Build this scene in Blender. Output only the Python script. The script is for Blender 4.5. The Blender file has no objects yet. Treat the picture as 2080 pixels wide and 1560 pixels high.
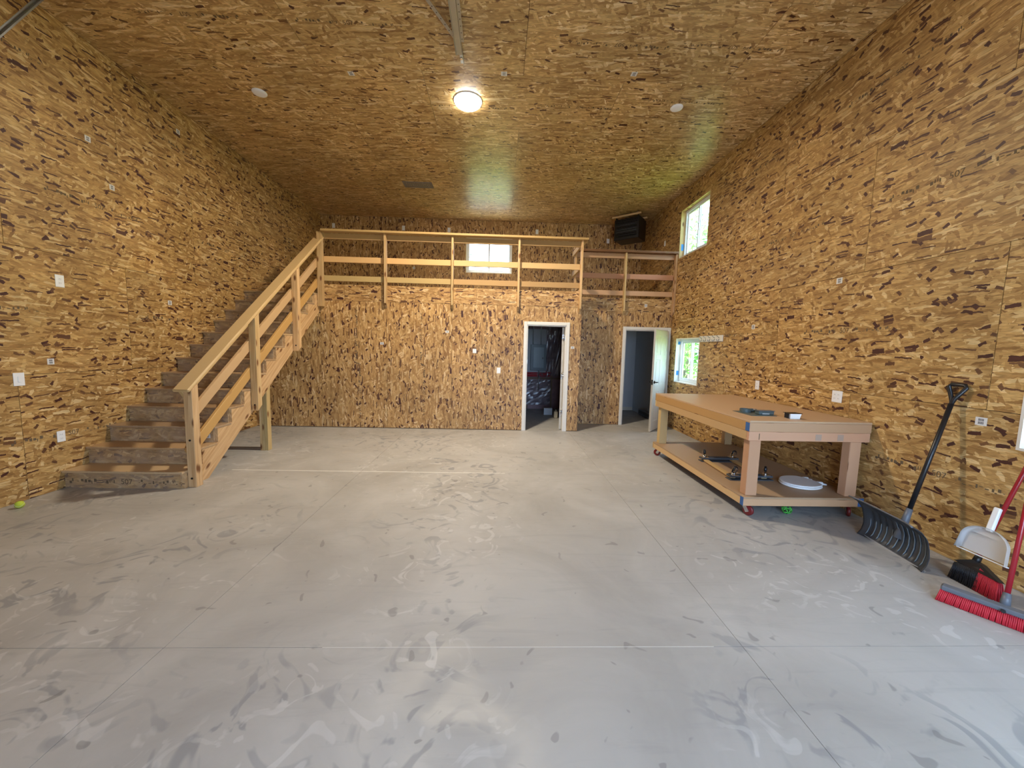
import bpy, bmesh, math, random
from mathutils import Vector, Matrix
random.seed(7)
C = bpy.context.scene.collection
S = bpy.context.scene
PI = math.pi
# ------------------------------------------------------------ measured layout (metres)
L, R, D1, D2, D3, CE = -4.584, 3.633, 7.202, 7.945, 9.979, 4.816
YF = -1.6            # garage wall behind the camera
DK = 2.69            # loft deck height
STX = 1.54           # x where the loft wall steps back

# ------------------------------------------------------------ camera
f_px, pitch, yaw, roll, H = 764.62, -0.09516, 0.03435, 0.02472, 1.5929
cam = bpy.data.objects.new('camera', bpy.data.cameras.new('camera')); C.objects.link(cam)
fw = Vector((math.sin(yaw)*math.cos(pitch), math.cos(yaw)*math.cos(pitch), math.sin(pitch)))
rt = Vector((math.cos(yaw), -math.sin(yaw), 0)); up = rt.cross(fw)
r2 = rt*math.cos(roll)+up*math.sin(roll); u2 = -rt*math.sin(roll)+up*math.cos(roll)
M = Matrix((r2, u2, -fw)).transposed().to_4x4(); M.translation = Vector((0, 0, H))
cam.matrix_world = M
cam.data.sensor_fit = 'HORIZONTAL'; cam.data.sensor_width = 36.0
cam.data.lens = 36.0*f_px/2080; cam.data.clip_start = 0.05; cam.data.clip_end = 300
S.camera = cam
# ------------------------------------------------------------ world, sun, exposure
W = bpy.data.worlds.new('world'); S.world = W; W.use_nodes = True
SKY = (0.47, 0.68, 1.0, 1); SKY_STR = 12.0
W.node_tree.nodes['Background'].inputs[0].default_value = SKY
W.node_tree.nodes['Background'].inputs[1].default_value = SKY_STR
sun = bpy.data.objects.new('sun', bpy.data.lights.new('sun', 'SUN')); C.objects.link(sun)
sun.data.energy = 44.0; sun.data.angle = 0.02; sun.data.color = (1.0, 0.95, 0.86)
sun.rotation_euler = Vector((-0.30, 0.62, 1.05)).to_track_quat('Z', 'Y').to_euler()
LAMP_W = 215.0
S.view_settings.view_transform = 'Standard'; S.view_settings.look = 'None'
S.view_settings.exposure = 0.0; S.view_settings.gamma = 1.0
S.view_settings.use_curve_mapping = False

# ------------------------------------------------------------ materials
def mat(name):
    m = bpy.data.materials.new(name); m.use_nodes = True
    nt = m.node_tree; return m, nt, nt.nodes['Principled BSDF']
def N(nt, t, **kw):
    n = nt.nodes.new(t)
    for k, v in kw.items(): setattr(n, k, v)
    return n
def plain(name, col, rough=0.5, metal=0.0, spec=0.5, noise=0.0, emit=None):
    m, nt, b = mat(name)
    b.inputs['Base Color'].default_value = (*col, 1); b.inputs['Roughness'].default_value = rough
    b.inputs['Metallic'].default_value = metal; b.inputs['Specular IOR Level'].default_value = spec
    tc = N(nt, 'ShaderNodeTexCoord'); nz = N(nt, 'ShaderNodeTexNoise')
    nz.inputs['Scale'].default_value = 9; nz.inputs['Detail'].default_value = 4
    nt.links.new(tc.outputs['Object'], nz.inputs['Vector'])
    mx = N(nt, 'ShaderNodeMix', data_type='RGBA', blend_type='MULTIPLY')
    mx.inputs[0].default_value = noise if noise else 0.12
    mx.inputs[6].default_value = (*col, 1)
    rp = N(nt, 'ShaderNodeValToRGB'); rp.color_ramp.elements[0].position = .3; rp.color_ramp.elements[1].position = .7
    rp.color_ramp.elements[0].color = (.45, .45, .45, 1)
    nt.links.new(nz.outputs[0], rp.inputs[0]); nt.links.new(rp.outputs[0], mx.inputs[7])
    nt.links.new(mx.outputs[2], b.inputs['Base Color'])
    if emit:
        b.inputs['Emission Color'].default_value = (*col, 1); b.inputs['Emission Strength'].default_value = emit
    return m
def osb(name, tint=(1, 1, 1), dirt=0.0, rough=.5, slen=.13, swid=.028, chips=.85):
    """oriented strand board: overlapping layers of stretched cells = flakes, bark chips on top"""
    m, nt, b = mat(name); lk = nt.links.new
    tc = N(nt, 'ShaderNodeTexCoord')
    oi = N(nt, 'ShaderNodeObjectInfo')
    off = N(nt, 'ShaderNodeVectorMath', operation='MULTIPLY'); off.inputs[1].default_value = (37, 53, 0)
    cmb = N(nt, 'ShaderNodeCombineXYZ')
    lk(oi.outputs['Random'], cmb.inputs[0]); lk(oi.outputs['Random'], cmb.inputs[1]); lk(cmb.outputs[0], off.inputs[0])
    base = N(nt, 'ShaderNodeVectorMath', operation='ADD')
    lk(tc.outputs['UV'], base.inputs[0]); lk(off.outputs[0], base.inputs[1])
    # jagged edges of flakes
    nz = N(nt, 'ShaderNodeTexNoise', noise_dimensions='2D'); nz.inputs['Scale'].default_value = 22; nz.inputs['Detail'].default_value = 3
    lk(base.outputs[0], nz.inputs['Vector'])
    nsub = N(nt, 'ShaderNodeVectorMath', operation='SUBTRACT'); nsub.inputs[1].default_value = (.5, .5, .5)
    lk(nz.outputs['Color'], nsub.inputs[0])
    nsc = N(nt, 'ShaderNodeVectorMath', operation='SCALE'); nsc.inputs['Scale'].default_value = .018
    lk(nsub.outputs[0], nsc.inputs[0])
    P = N(nt, 'ShaderNodeVectorMath', operation='ADD'); lk(base.outputs[0], P.inputs[0]); lk(nsc.outputs[0], P.inputs[1])
    def cells(ang, ln, wd, o):
        r = N(nt, 'ShaderNodeVectorRotate', rotation_type='Z_AXIS'); r.inputs['Angle'].default_value = math.radians(ang)
        lk(P.outputs[0], r.inputs['Vector'])
        s = N(nt, 'ShaderNodeVectorMath', operation='MULTIPLY_ADD')
        s.inputs[1].default_value = (1/ln, 1/wd, 1); s.inputs[2].default_value = (o*3.1, o*7.7, 0)
        lk(r.outputs[0], s.inputs[0])
        v = N(nt, 'ShaderNodeTexVoronoi', voronoi_dimensions='2D'); v.inputs['Scale'].default_value = 1
        lk(s.outputs[0], v.inputs['Vector'])
        sp = N(nt, 'ShaderNodeSeparateColor'); lk(v.outputs['Color'], sp.inputs[0])
        return v, sp
    T = [(.27, .135, .040), (.37, .20, .062), (.47, .275, .092), (.58, .36, .130), (.73, .52, .25)]
    T = [tuple(c*t for c, t in zip(q, tint)) for q in T]
    def ramp():
        rp = N(nt, 'ShaderNodeValToRGB'); e = rp.color_ramp.elements
        e[0].position = 0; e[0].color = (*T[0], 1); e[1].position = 1; e[1].color = (*T[4], 1)
        for p, i in ((.15, 1), (.5, 2), (.82, 3)):
            q = e.new(p); q.color = (*T[i], 1)
        return rp
    cur = None; hgt = None
    lay = [(0, 1, 1.2, None), (34, .85, .8, .5), (-38, .8, .9, .55), (76, .6, .8, .70), (-14, 1.0, .8, .55), (19, .9, .7, .6), (-62, .6, .7, .80), (3, 1.1, .6, .66)]
    for i, (a, fl, fwd, th) in enumerate(lay):
        v, sp = cells(a, slen*fl, swid*fwd*1.25, i+1)
        rp = ramp(); lk(sp.outputs[1], rp.inputs[0])
        if cur is None: cur = rp.outputs[0]; hgt = sp.outputs[1]; continue
        g = N(nt, 'ShaderNodeMath', operation='GREATER_THAN'); g.inputs[1].default_value = th; lk(sp.outputs[0], g.inputs[0])
        mx = N(nt, 'ShaderNodeMix', data_type='RGBA'); lk(g.outputs[0], mx.inputs[0]); lk(cur, mx.inputs[6]); lk(rp.outputs[0], mx.inputs[7])
        cur = mx.outputs[2]
        mh = N(nt, 'ShaderNodeMix', data_type='FLOAT'); lk(g.outputs[0], mh.inputs[0]); lk(hgt, mh.inputs[2]); lk(sp.outputs[2], mh.inputs[3])
        hgt = mh.outputs[0]
    # reddish-black bark chips
    for i, (a, ln, wd, th, ds) in enumerate([(9, .17, .052, .92, .26), (-19, .12, .046, .92, .27), (32, .10, .044, .935, .27), (-50, .085, .050, .95, .28), (3, .28, .100, .955, .21), (-4, .22, .020, .90, .32)]):
        v, sp = cells(a, ln, wd, i+21)
        v.distance = 'CHEBYCHEV'
        g = N(nt, 'ShaderNodeMath', operation='GREATER_THAN'); g.inputs[1].default_value = 1-(1-th)*chips; lk(sp.outputs[0], g.inputs[0])
        d = N(nt, 'ShaderNodeMath', operation='LESS_THAN'); d.inputs[1].default_value = ds; lk(v.outputs['Distance'], d.inputs[0])
        k = N(nt, 'ShaderNodeMath', operation='MULTIPLY'); lk(g.outputs[0], k.inputs[0]); lk(d.outputs[0], k.inputs[1])
        ch = N(nt, 'ShaderNodeValToRGB'); e = ch.color_ramp.elements
        e[0].color = (.070, .021, .014, 1); e[1].color = (.20, .095, .036, 1); e[0].position = .35; e[1].position = 1
        lk(sp.outputs[1], ch.inputs[0])
        mx = N(nt, 'ShaderNodeMix', data_type='RGBA'); lk(k.outputs[0], mx.inputs[0]); lk(cur, mx.inputs[6]); lk(ch.outputs[0], mx.inputs[7])
        cur = mx.outputs[2]
    # fine grain
    gs = N(nt, 'ShaderNodeVectorMath', operation='MULTIPLY'); gs.inputs[1].default_value = (14, 130, 1); lk(base.outputs[0], gs.inputs[0])
    gn = N(nt, 'ShaderNodeTexNoise', noise_dimensions='2D'); gn.inputs['Scale'].default_value = 1; gn.inputs['Detail'].default_value = 4
    lk(gs.outputs[0], gn.inputs['Vector'])
    gr = N(nt, 'ShaderNodeMapRange'); gr.inputs[1].default_value = .3; gr.inputs[2].default_value = .7; gr.inputs[3].default_value = .74; gr.inputs[4].default_value = 1.16
    lk(gn.outputs[0], gr.inputs[0])
    big = N(nt, 'ShaderNodeTexNoise', noise_dimensions='2D'); big.inputs['Scale'].default_value = 1.3; big.inputs['Detail'].default_value = 2
    lk(base.outputs[0], big.inputs['Vector'])
    br = N(nt, 'ShaderNodeMapRange'); br.inputs[1].default_value = .3; br.inputs[2].default_value = .7; br.inputs[3].default_value = .86; br.inputs[4].default_value = 1.1
    lk(big.outputs[0], br.inputs[0])
    mm = N(nt, 'ShaderNodeMath', operation='MULTIPLY'); lk(gr.outputs[0], mm.inputs[0]); lk(br.outputs[0], mm.inputs[1])
    fin = N(nt, 'ShaderNodeVectorMath', operation='SCALE'); lk(cur, fin.inputs[0]); lk(mm.outputs[0], fin.inputs['Scale'])
    out = fin.outputs[0]
    if dirt:
        dn = N(nt, 'ShaderNodeTexNoise', noise_dimensions='2D'); dn.inputs['Scale'].default_value = 6; dn.inputs['Detail'].default_value = 5
        lk(base.outputs[0], dn.inputs['Vector'])
        dm = N(nt, 'ShaderNodeMapRange'); dm.inputs[1].default_value = .3; dm.inputs[2].default_value = .7; dm.inputs[3].default_value = dirt*.5; dm.inputs[4].default_value = min(1, dirt*1.3)
        lk(dn.outputs[0], dm.inputs[0])
        mx = N(nt, 'ShaderNodeMix', data_type='RGBA'); lk(dm.outputs[0], mx.inputs[0]); lk(out, mx.inputs[6]); mx.inputs[7].default_value = (.47, .37, .27, 1)
        out = mx.outputs[2]
    lk(out, b.inputs['Base Color'])
    bp = N(nt, 'ShaderNodeBump'); bp.inputs['Strength'].default_value = .35; bp.inputs['Distance'].default_value = .002
    lk(hgt, bp.inputs['Height']); lk(bp.outputs[0], b.inputs['Normal'])
    b.inputs['Roughness'].default_value = rough; b.inputs['Specular IOR Level'].default_value = .45
    return m
def wood(name, c1, c2, knots=True, rough=.6):
    m, nt, b = mat(name); lk = nt.links.new
    tc = N(nt, 'ShaderNodeTexCoord'); oi = N(nt, 'ShaderNodeObjectInfo')
    cmb = N(nt, 'ShaderNodeCombineXYZ'); sc = N(nt, 'ShaderNodeMath', operation='MULTIPLY'); sc.inputs[1].default_value = 40
    lk(oi.outputs['Random'], sc.inputs[0]); lk(sc.outputs[0], cmb.inputs[0]); lk(sc.outputs[0], cmb.inputs[1])
    ad = N(nt, 'ShaderNodeVectorMath', operation='ADD'); lk(tc.outputs['UV'], ad.inputs[0]); lk(cmb.outputs[0], ad.inputs[1])
    st = N(nt, 'ShaderNodeVectorMath', operation='MULTIPLY'); st.inputs[1].default_value = (1.6, 34, 1); lk(ad.outputs[0], st.inputs[0])
    nz = N(nt, 'ShaderNodeTexNoise', noise_dimensions='2D'); nz.inputs['Scale'].default_value = 1; nz.inputs['Detail'].default_value = 5; nz.inputs['Distortion'].default_value = .4
    lk(st.outputs[0], nz.inputs['Vector'])
    rp = N(nt, 'ShaderNodeValToRGB'); e = rp.color_ramp.elements
    e[0].position = .32; e[0].color = (*c2, 1); e[1].position = .66; e[1].color = (*c1, 1)
    lk(nz.outputs[0], rp.inputs[0]); cur = rp.outputs[0]
    hs = N(nt, 'ShaderNodeHueSaturation'); mr = N(nt, 'ShaderNodeMapRange'); mr.inputs[3].default_value = .82; mr.inputs[4].default_value = 1.1
    lk(oi.outputs['Random'], mr.inputs[0]); lk(mr.outputs[0], hs.inputs['Value'])
    mr2 = N(nt, 'ShaderNodeMapRange'); mr2.inputs[3].default_value = .492; mr2.inputs[4].default_value = .512
    w2 = N(nt, 'ShaderNodeMath', operation='FRACT'); w3 = N(nt, 'ShaderNodeMath', operation='MULTIPLY'); w3.inputs[1].default_value = 7.3
    lk(oi.outputs['Random'], w3.inputs[0]); lk(w3.outputs[0], w2.inputs[0]); lk(w2.outputs[0], mr2.inputs[0]); lk(mr2.outputs[0], hs.inputs['Hue'])
    lk(cur, hs.inputs['Color']); cur = hs.outputs[0]
    if knots:
        ks = N(nt, 'ShaderNodeVectorMath', operation='MULTIPLY'); ks.inputs[1].default_value = (3.6, 9, 1); lk(ad.outputs[0], ks.inputs[0])
        v = N(nt, 'ShaderNodeTexVoronoi', voronoi_dimensions='2D'); v.inputs['Scale'].default_value = 1; lk(ks.outputs[0], v.inputs['Vector'])
        sp = N(nt, 'ShaderNodeSeparateColor'); lk(v.outputs['Color'], sp.inputs[0])
        g = N(nt, 'ShaderNodeMath', operation='GREATER_THAN'); g.inputs[1].default_value = .55; lk(sp.outputs[0], g.inputs[0])
        d = N(nt, 'ShaderNodeMapRange'); d.inputs[1].default_value = .09; d.inputs[2].default_value = .22; d.inputs[3].default_value = 1; d.inputs[4].default_value = 0
        lk(v.outputs['Distance'], d.inputs[0])
        k = N(nt, 'ShaderNodeMath', operation='MULTIPLY'); lk(g.outputs[0], k.inputs[0]); lk(d.outputs[0], k.inputs[1])
        mx = N(nt, 'ShaderNodeMix', data_type='RGBA'); lk(k.outputs[0], mx.inputs[0]); lk(cur, mx.inputs[6]); mx.inputs[7].default_value = (.17, .07, .025, 1)
        cur = mx.outputs[2]
    lk(cur, b.inputs['Base Color']); b.inputs['Roughness'].default_value = rough
    b.inputs['Specular IOR Level'].default_value = .3
    return m
def concrete():
    m, nt, b = mat('concrete'); lk = nt.links.new
    tc = N(nt, 'ShaderNodeTexCoord'); v = tc.outputs['Object']
    def noise(scale, det=4, dist=0, rough=.5, vec=None):
        n = N(nt, 'ShaderNodeTexNoise', noise_dimensions='2D'); n.inputs['Scale'].default_value = scale
        n.inputs['Detail'].default_value = det; n.inputs['Distortion'].default_value = dist; n.inputs['Roughness'].default_value = rough
        lk(vec or v, n.inputs['Vector']); return n.outputs[0]
    def rng(x, a, b_, c, d):
        r = N(nt, 'ShaderNodeMapRange'); r.inputs[1].default_value = a; r.inputs[2].default_value = b_; r.inputs[3].default_value = c; r.inputs[4].default_value = d
        lk(x, r.inputs[0]); return r.outputs[0]
    base = N(nt, 'ShaderNodeValToRGB'); e = base.color_ramp.elements
    e[0].position = .3; e[0].color = (.36, .345, .32, 1); e[1].position = .72; e[1].color = (.47, .455, .43, 1)
    lk(noise(.9, 6, .6, .6), base.inputs[0]); cur = base.outputs[0]
    def over(mask, col):
        nonlocal cur
        mx = N(nt, 'ShaderNodeMix', data_type='RGBA'); lk(mask, mx.inputs[0]); lk(cur, mx.inputs[6]); mx.inputs[7].default_value = (*col, 1); cur = mx.outputs[2]
    def mul(a, b_):
        k = N(nt, 'ShaderNodeMath', operation='MULTIPLY'); lk(a, k.inputs[0]); lk(b_, k.inputs[1]); return k.outputs[0]
    area = rng(noise(.55, 3), .46, .62, 0, 1)
    over(mul(rng(noise(3.0, 2, 2.6), .57, .66, 0, .55), area), (.19, .20, .215))     # dark trowel swirls
    area2 = rng(noise(.7, 3, .3, .5), .45, .6, 0, 1)
    over(mul(rng(noise(4.6, 2, 2.2), .61, .68, 0, .38), area2), (.64, .63, .61))     # pale scuffs
    over(rng(noise(9, 1, .5), .76, .80, 0, .5), (.17, .165, .16))                    # spots
    wv = N(nt, 'ShaderNodeVectorMath', operation='MULTIPLY'); wv.inputs[1].default_value = (.6, 5, 1); lk(v, wv.inputs[0])
    over(rng(noise(2.2, 5, 1.0, .6, wv.outputs[0]), .55, .75, 0, .25), (.27, .265, .26))
    lk(cur, b.inputs['Base Color'])
    lk(rng(noise(2.5, 4, 1), .35, .65, .42, .62), b.inputs['Roughness'])
    bp = N(nt, 'ShaderNodeBump'); bp.inputs['Strength'].default_value = .08; bp.inputs['Distance'].default_value = .01
    lk(noise(14, 5), bp.inputs['Height']); lk(bp.outputs[0], b.inputs['Normal'])
    b.inputs['Specular IOR Level'].default_value = .45
    return m
def glass_mat(name, tint=(1, 1, 1)):
    m, nt, b = mat(name); nt.nodes.remove(b)
    tr = N(nt, 'ShaderNodeBsdfTransparent'); tr.inputs[0].default_value = (*tint, 1)
    gl = N(nt, 'ShaderNodeBsdfGlossy'); gl.inputs['Roughness'].default_value = .02
    lw = N(nt, 'ShaderNodeLayerWeight'); lw.inputs[0].default_value = .5
    p5 = N(nt, 'ShaderNodeMath', operation='POWER'); p5.inputs[1].default_value = 5; nt.links.new(lw.outputs['Facing'], p5.inputs[0])
    fr = N(nt, 'ShaderNodeMapRange'); fr.inputs[3].default_value = .03; fr.inputs[4].default_value = .6; nt.links.new(p5.outputs[0], fr.inputs[0])
    mx = N(nt, 'ShaderNodeMixShader'); nt.links.new(fr.outputs[0], mx.inputs[0]); nt.links.new(tr.outputs[0], mx.inputs[1]); nt.links.new(gl.outputs[0], mx.inputs[2])
    nt.links.new(mx.outputs[0], nt.nodes['Material Output'].inputs[0]); return m
def leaf_mat(name, col):
    m, nt, b = mat(name); b.inputs['Roughness'].default_value = .6
    oi = N(nt, 'ShaderNodeNewGeometry'); rp = N(nt, 'ShaderNodeValToRGB')
    rp.color_ramp.elements[0].color = (*[c*.5 for c in col], 1); rp.color_ramp.elements[1].color = (*[min(1, c*1.6) for c in col], 1)
    nt.links.new(oi.outputs['Random Per Island'], rp.inputs[0]); nt.links.new(rp.outputs[0], b.inputs['Base Color'])
    tl = N(nt, 'ShaderNodeBsdfTranslucent'); nt.links.new(rp.outputs[0], tl.inputs[0])
    mx = N(nt, 'ShaderNodeMixShader'); mx.inputs[0].default_value = .4
    nt.links.new(b.outputs[0], mx.inputs[1]); nt.links.new(tl.outputs[0], mx.inputs[2]); nt.links.new(mx.outputs[0], nt.nodes['Material Output'].inputs[0])
    return m

mOSBw = osb('strand_board_wall')
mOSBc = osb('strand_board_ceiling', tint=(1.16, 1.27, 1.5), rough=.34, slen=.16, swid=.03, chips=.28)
mOSBd = osb('strand_board_dusty', tint=(.9, .88, .88), dirt=.42, chips=.5)
mOSBl = osb('strand_board_loft', tint=(1.0, .98, 1.06), chips=1.0)
mFir = wood('fir_lumber', (.67, .46, .225), (.50, .31, .125))
mFirP = wood('fir_lumber_pink', (.63, .37, .215), (.46, .235, .125))
mFirO = wood('fir_lumber_orange', (.62, .38, .16), (.50, .27, .095))
mPly = wood('plywood_face', (.52, .36, .215), (.45, .30, .165), knots=False, rough=.5)
mCore = plain('wall_core', (.22, .13, .06), .9)
mConc = concrete()
mFill = plain('joint_filler', (.70, .68, .62), .8)
mTrim = plain('painted_trim', (.78, .74, .66), .35, noise=.05)
mVinyl = plain('window_vinyl', (.80, .83, .86), .35, noise=.05)
mWhite = plain('white_plastic', (.90, .90, .89), .3, noise=.05)
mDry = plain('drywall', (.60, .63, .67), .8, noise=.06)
mDryShade = plain('drywall_shaded', (.50, .53, .56), .8, noise=.06)  # same drywall, darkened in colour for surfaces lying in shade
mBlack = plain('black_plastic', (.012, .012, .014), .35)
mBlackM = plain('black_metal', (.010, .010, .011), .4, metal=.3)
mGrey = plain('grey_plastic', (.13, .14, .16), .4)
mBlade = plain('shovel_plastic', (.045, .052, .062), .32, spec=.6, noise=.25)
mBladeR = plain('shovel_rib', (.16, .19, .21), .4)
mGal = plain('galvanised_steel', (.42, .45, .46), .38, metal=.85, noise=.2)
mChrome = plain('chrome', (.75, .76, .78), .15, metal=1)
mAlu = plain('aluminium_strip', (.62, .62, .62), .4, metal=.6)
mRed = plain('red_handle', (.36, .012, .022), .25, spec=.7)
mRedB = plain('red_bristle', (.55, .02, .035), .6)
mRedW = plain('red_wheel', (.17, .012, .012), .35)
mBlue = plain('blue_paint', (.04, .13, .34), .5)
mCyan = plain('blue_tape', (.03, .25, .60), .5)
mYG = plain('tennis_felt', (.52, .62, .05), .9, noise=.25)
mGreenP = plain('green_plastic', (.07, .42, .05), .4)
mPanelG = plain('panel_grey', (.07, .10, .125), .45)
mBoard = plain('backing_board', (.36, .38, .41), .8)
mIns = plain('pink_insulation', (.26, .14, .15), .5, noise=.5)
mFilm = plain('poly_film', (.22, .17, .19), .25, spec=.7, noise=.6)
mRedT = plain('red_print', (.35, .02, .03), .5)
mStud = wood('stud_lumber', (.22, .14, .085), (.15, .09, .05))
mCream = plain('cream_plastic', (.66, .60, .45), .4)
mDeskG = plain('dark_green_tin', (.09, .12, .118), .4)
mPaper = plain('label_paper', (.72, .71, .69), .6, noise=.05)
mInk = plain('ink', (.07, .07, .09), .7)
mStamp = plain('stamp_ink', (.15, .105, .06), .85)
mTape = plain('grey_carpet', (.07, .075, .085), .9, noise=.3)
mGrass = plain('grass', (.20, .30, .05), .9, noise=.5)
mGravel = plain('gravel', (.42, .41, .38), .9, noise=.4)
mGlass = glass_mat('window_glass', (.93, .97, .96))
mLeaf = leaf_mat('leaves', (.16, .36, .06)); mLeaf2 = leaf_mat('leaves_dark', (.12, .34, .12))
mBark = plain('bark', (.12, .08, .05), .9)
mLampOn = plain('lamp_lens_lit', (1.0, .97, .92), .5, emit=45.0)
mVent = plain('vent_metal', (.23, .20, .18), .5)
mRoof = plain('roofing', (.12, .12, .12), .9)

# ------------------------------------------------------------ mesh helpers (world coordinates)
def nbm():
    bm = bmesh.new(); bm.loops.layers.uv.new('UVMap'); return bm
def uvbox(bm, faces, axis):
    """uv in metres, u runs along world axis index `axis` where the face contains it"""
    uv = bm.loops.layers.uv.verify()
    for f in faces:
        n = f.normal; k = max(range(3), key=lambda i: abs(n[i]))
        ax = [i for i in range(3) if i != k]
        if axis in ax: a = axis; b_ = [i for i in ax if i != axis][0]
        else: a, b_ = ax
        for l in f.loops: l[uv].uv = (l.vert.co[a], l.vert.co[b_])
def box(bm, x0, x1, y0, y1, z0, z1, axis=None, bev=0.0):
    vs = [bm.verts.new((x, y, z)) for x in (x0, x1) for y in (y0, y1) for z in (z0, z1)]
    idx = [(0, 1, 3, 2), (4, 6, 7, 5), (0, 4, 5, 1), (2, 3, 7, 6), (0, 2, 6, 4), (1, 5, 7, 3)]
    fs = [bm.faces.new([vs[i] for i in q]) for q in idx]
    if bev:
        es = set(e for f in fs for e in f.edges)
        r = bmesh.ops.bevel(bm, geom=list(es), offset=bev, segments=1, affect='EDGES')
        fs = list(set(r['faces']) | set(f for f in fs if f.is_valid))
    bmesh.ops.recalc_face_normals(bm, faces=fs)
    if axis is None: axis = max(range(3), key=lambda i: (x1-x0, y1-y0, z1-z0)[i])
    uvbox(bm, fs, axis)
    return bm
def board(bm, p0, p1, w, h, side=None, bev=.003):
    """bar from p0 to p1 (centre line); w along `side`, h perpendicular"""
    p0, p1 = Vector(p0), Vector(p1); d = p1-p0; ln = d.length; d.normalize()
    s = Vector(side) if side else Vector((0, 0, 1)).cross(d)
    if s.length < 1e-4: s = Vector((1, 0, 0))
    s = (s - d*s.dot(d)).normalized(); u = d.cross(s)
    b2 = nbm(); box(b2, 0, ln, -w/2, w/2, -h/2, h/2, 0, bev)
    Mx = Matrix((d, s, u)).transposed().to_4x4(); Mx.translation = p0
    b2.transform(Mx)
    me = bpy.data.meshes.new('tmp'); b2.to_mesh(me); bm.from_mesh(me); bpy.data.meshes.remove(me); b2.free()
    return bm
def cyl(bm, p0, p1, r0, r1=None, seg=16, caps=True):
    r1 = r0 if r1 is None else r1
    p0, p1 = Vector(p0), Vector(p1); d = (p1-p0).normalized()
    a = d.orthogonal().normalized(); b_ = d.cross(a)
    A = [bm.verts.new(p0+(a*math.cos(t)+b_*math.sin(t))*r0) for t in [2*PI*i/seg for i in range(seg)]]
    B = [bm.verts.new(p1+(a*math.cos(t)+b_*math.sin(t))*r1) for t in [2*PI*i/seg for i in range(seg)]]
    fs = []
    for i in range(seg):
        j = (i+1) % seg; f = bm.faces.new((A[i], A[j], B[j], B[i])); f.smooth = True; fs.append(f)
    if caps: fs.append(bm.faces.new(A[::-1])); fs.append(bm.faces.new(B))
    bmesh.ops.recalc_face_normals(bm, faces=fs)
    return bm
def tube(bm, pts, r, seg=10, closed=False):
    pts = [Vector(p) for p in pts]; n = len(pts); rings = []
    prev = None
    for i, p in enumerate(pts):
        if closed: d = (pts[(i+1) % n]-pts[i-1]).normalized()
        else: d = (pts[min(i+1, n-1)]-pts[max(i-1, 0)]).normalized()
        a = d.orthogonal().normalized() if prev is None else (prev-d*prev.dot(d)).normalized()
        prev = a; b_ = d.cross(a)
        rr = r[i] if isinstance(r, (list, tuple)) else r
        rings.append([bm.verts.new(p+(a*math.cos(2*PI*k/seg)+b_*math.sin(2*PI*k/seg))*rr) for k in range(seg)])
    fs = []
    for i in range(n if closed else n-1):
        A, B = rings[i], rings[(i+1) % n]
        for k in range(seg):
            j = (k+1) % seg; f = bm.faces.new((A[k], A[j], B[j], B[k])); f.smooth = True; fs.append(f)
    if not closed: fs.append(bm.faces.new(rings[0][::-1])); fs.append(bm.faces.new(rings[-1]))
    bmesh.ops.recalc_face_normals(bm, faces=fs)
    return bm
def sphere(bm, c, r, seg=20, sc=(1, 1, 1)):
    g = bmesh.ops.create_uvsphere(bm, u_segments=seg, v_segments=seg//2+2, radius=r, matrix=Matrix.Translation(c) @ Matrix.Diagonal((*sc, 1)))
    for v in g['verts']:
        for f in v.link_faces: f.smooth = True
    return bm
def grid_panel(bm, axis, off, th, u0, u1, v0, v1, holes, grain='u'):
    """slab on plane `axis`=off..off+th covering u,v rectangle minus rectangular holes.
    axis 'x': (u,v)=(y,z); 'y': (x,z); 'z': (x,y)"""
    us = sorted({u0, u1, *[min(max(h[0], u0), u1) for h in holes], *[min(max(h[1], u0), u1) for h in holes]})
    vs = sorted({v0, v1, *[min(max(h[2], v0), v1) for h in holes], *[min(max(h[3], v0), v1) for h in holes]})
    def solid(i, j):
        if i < 0 or j < 0 or i >= len(us)-1 or j >= len(vs)-1: return False
        cu, cv = (us[i]+us[i+1])/2, (vs[j]+vs[j+1])/2
        return not any(h[0] < cu < h[1] and h[2] < cv < h[3] for h in holes)
    def P(u, v, w):
        return {'x': (w, u, v), 'y': (u, w, v), 'z': (u, v, w)}[axis]
    cache = {}
    def V(i, j, w):
        k = (i, j, w)
        if k not in cache: cache[k] = bm.verts.new(P(us[i], vs[j], off+th*w))
        return cache[k]
    fs = []
    for i in range(len(us)-1):
        for j in range(len(vs)-1):
            if not solid(i, j): continue
            for w in (0, 1): fs.append(bm.faces.new((V(i, j, w), V(i+1, j, w), V(i+1, j+1, w), V(i, j+1, w))))
            if not solid(i-1, j): fs.append(bm.faces.new((V(i, j, 0), V(i, j+1, 0), V(i, j+1, 1), V(i, j, 1))))
            if not solid(i+1, j): fs.append(bm.faces.new((V(i+1, j, 0), V(i+1, j+1, 0), V(i+1, j+1, 1), V(i+1, j, 1))))
            if not solid(i, j-1): fs.append(bm.faces.new((V(i, j, 0), V(i+1, j, 0), V(i+1, j, 1), V(i, j, 1))))
            if not solid(i, j+1): fs.append(bm.faces.new((V(i, j+1, 0), V(i+1, j+1, 0), V(i+1, j+1, 1), V(i, j+1, 1))))
    if not fs: return None
    bmesh.ops.recalc_face_normals(bm, faces=fs)
    ua = {'x': 1, 'y': 0, 'z': 0}[axis]; va = {'x': 2, 'y': 2, 'z': 1}[axis]
    uvbox(bm, fs, ua if grain == 'u' else va)
    return bm
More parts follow.
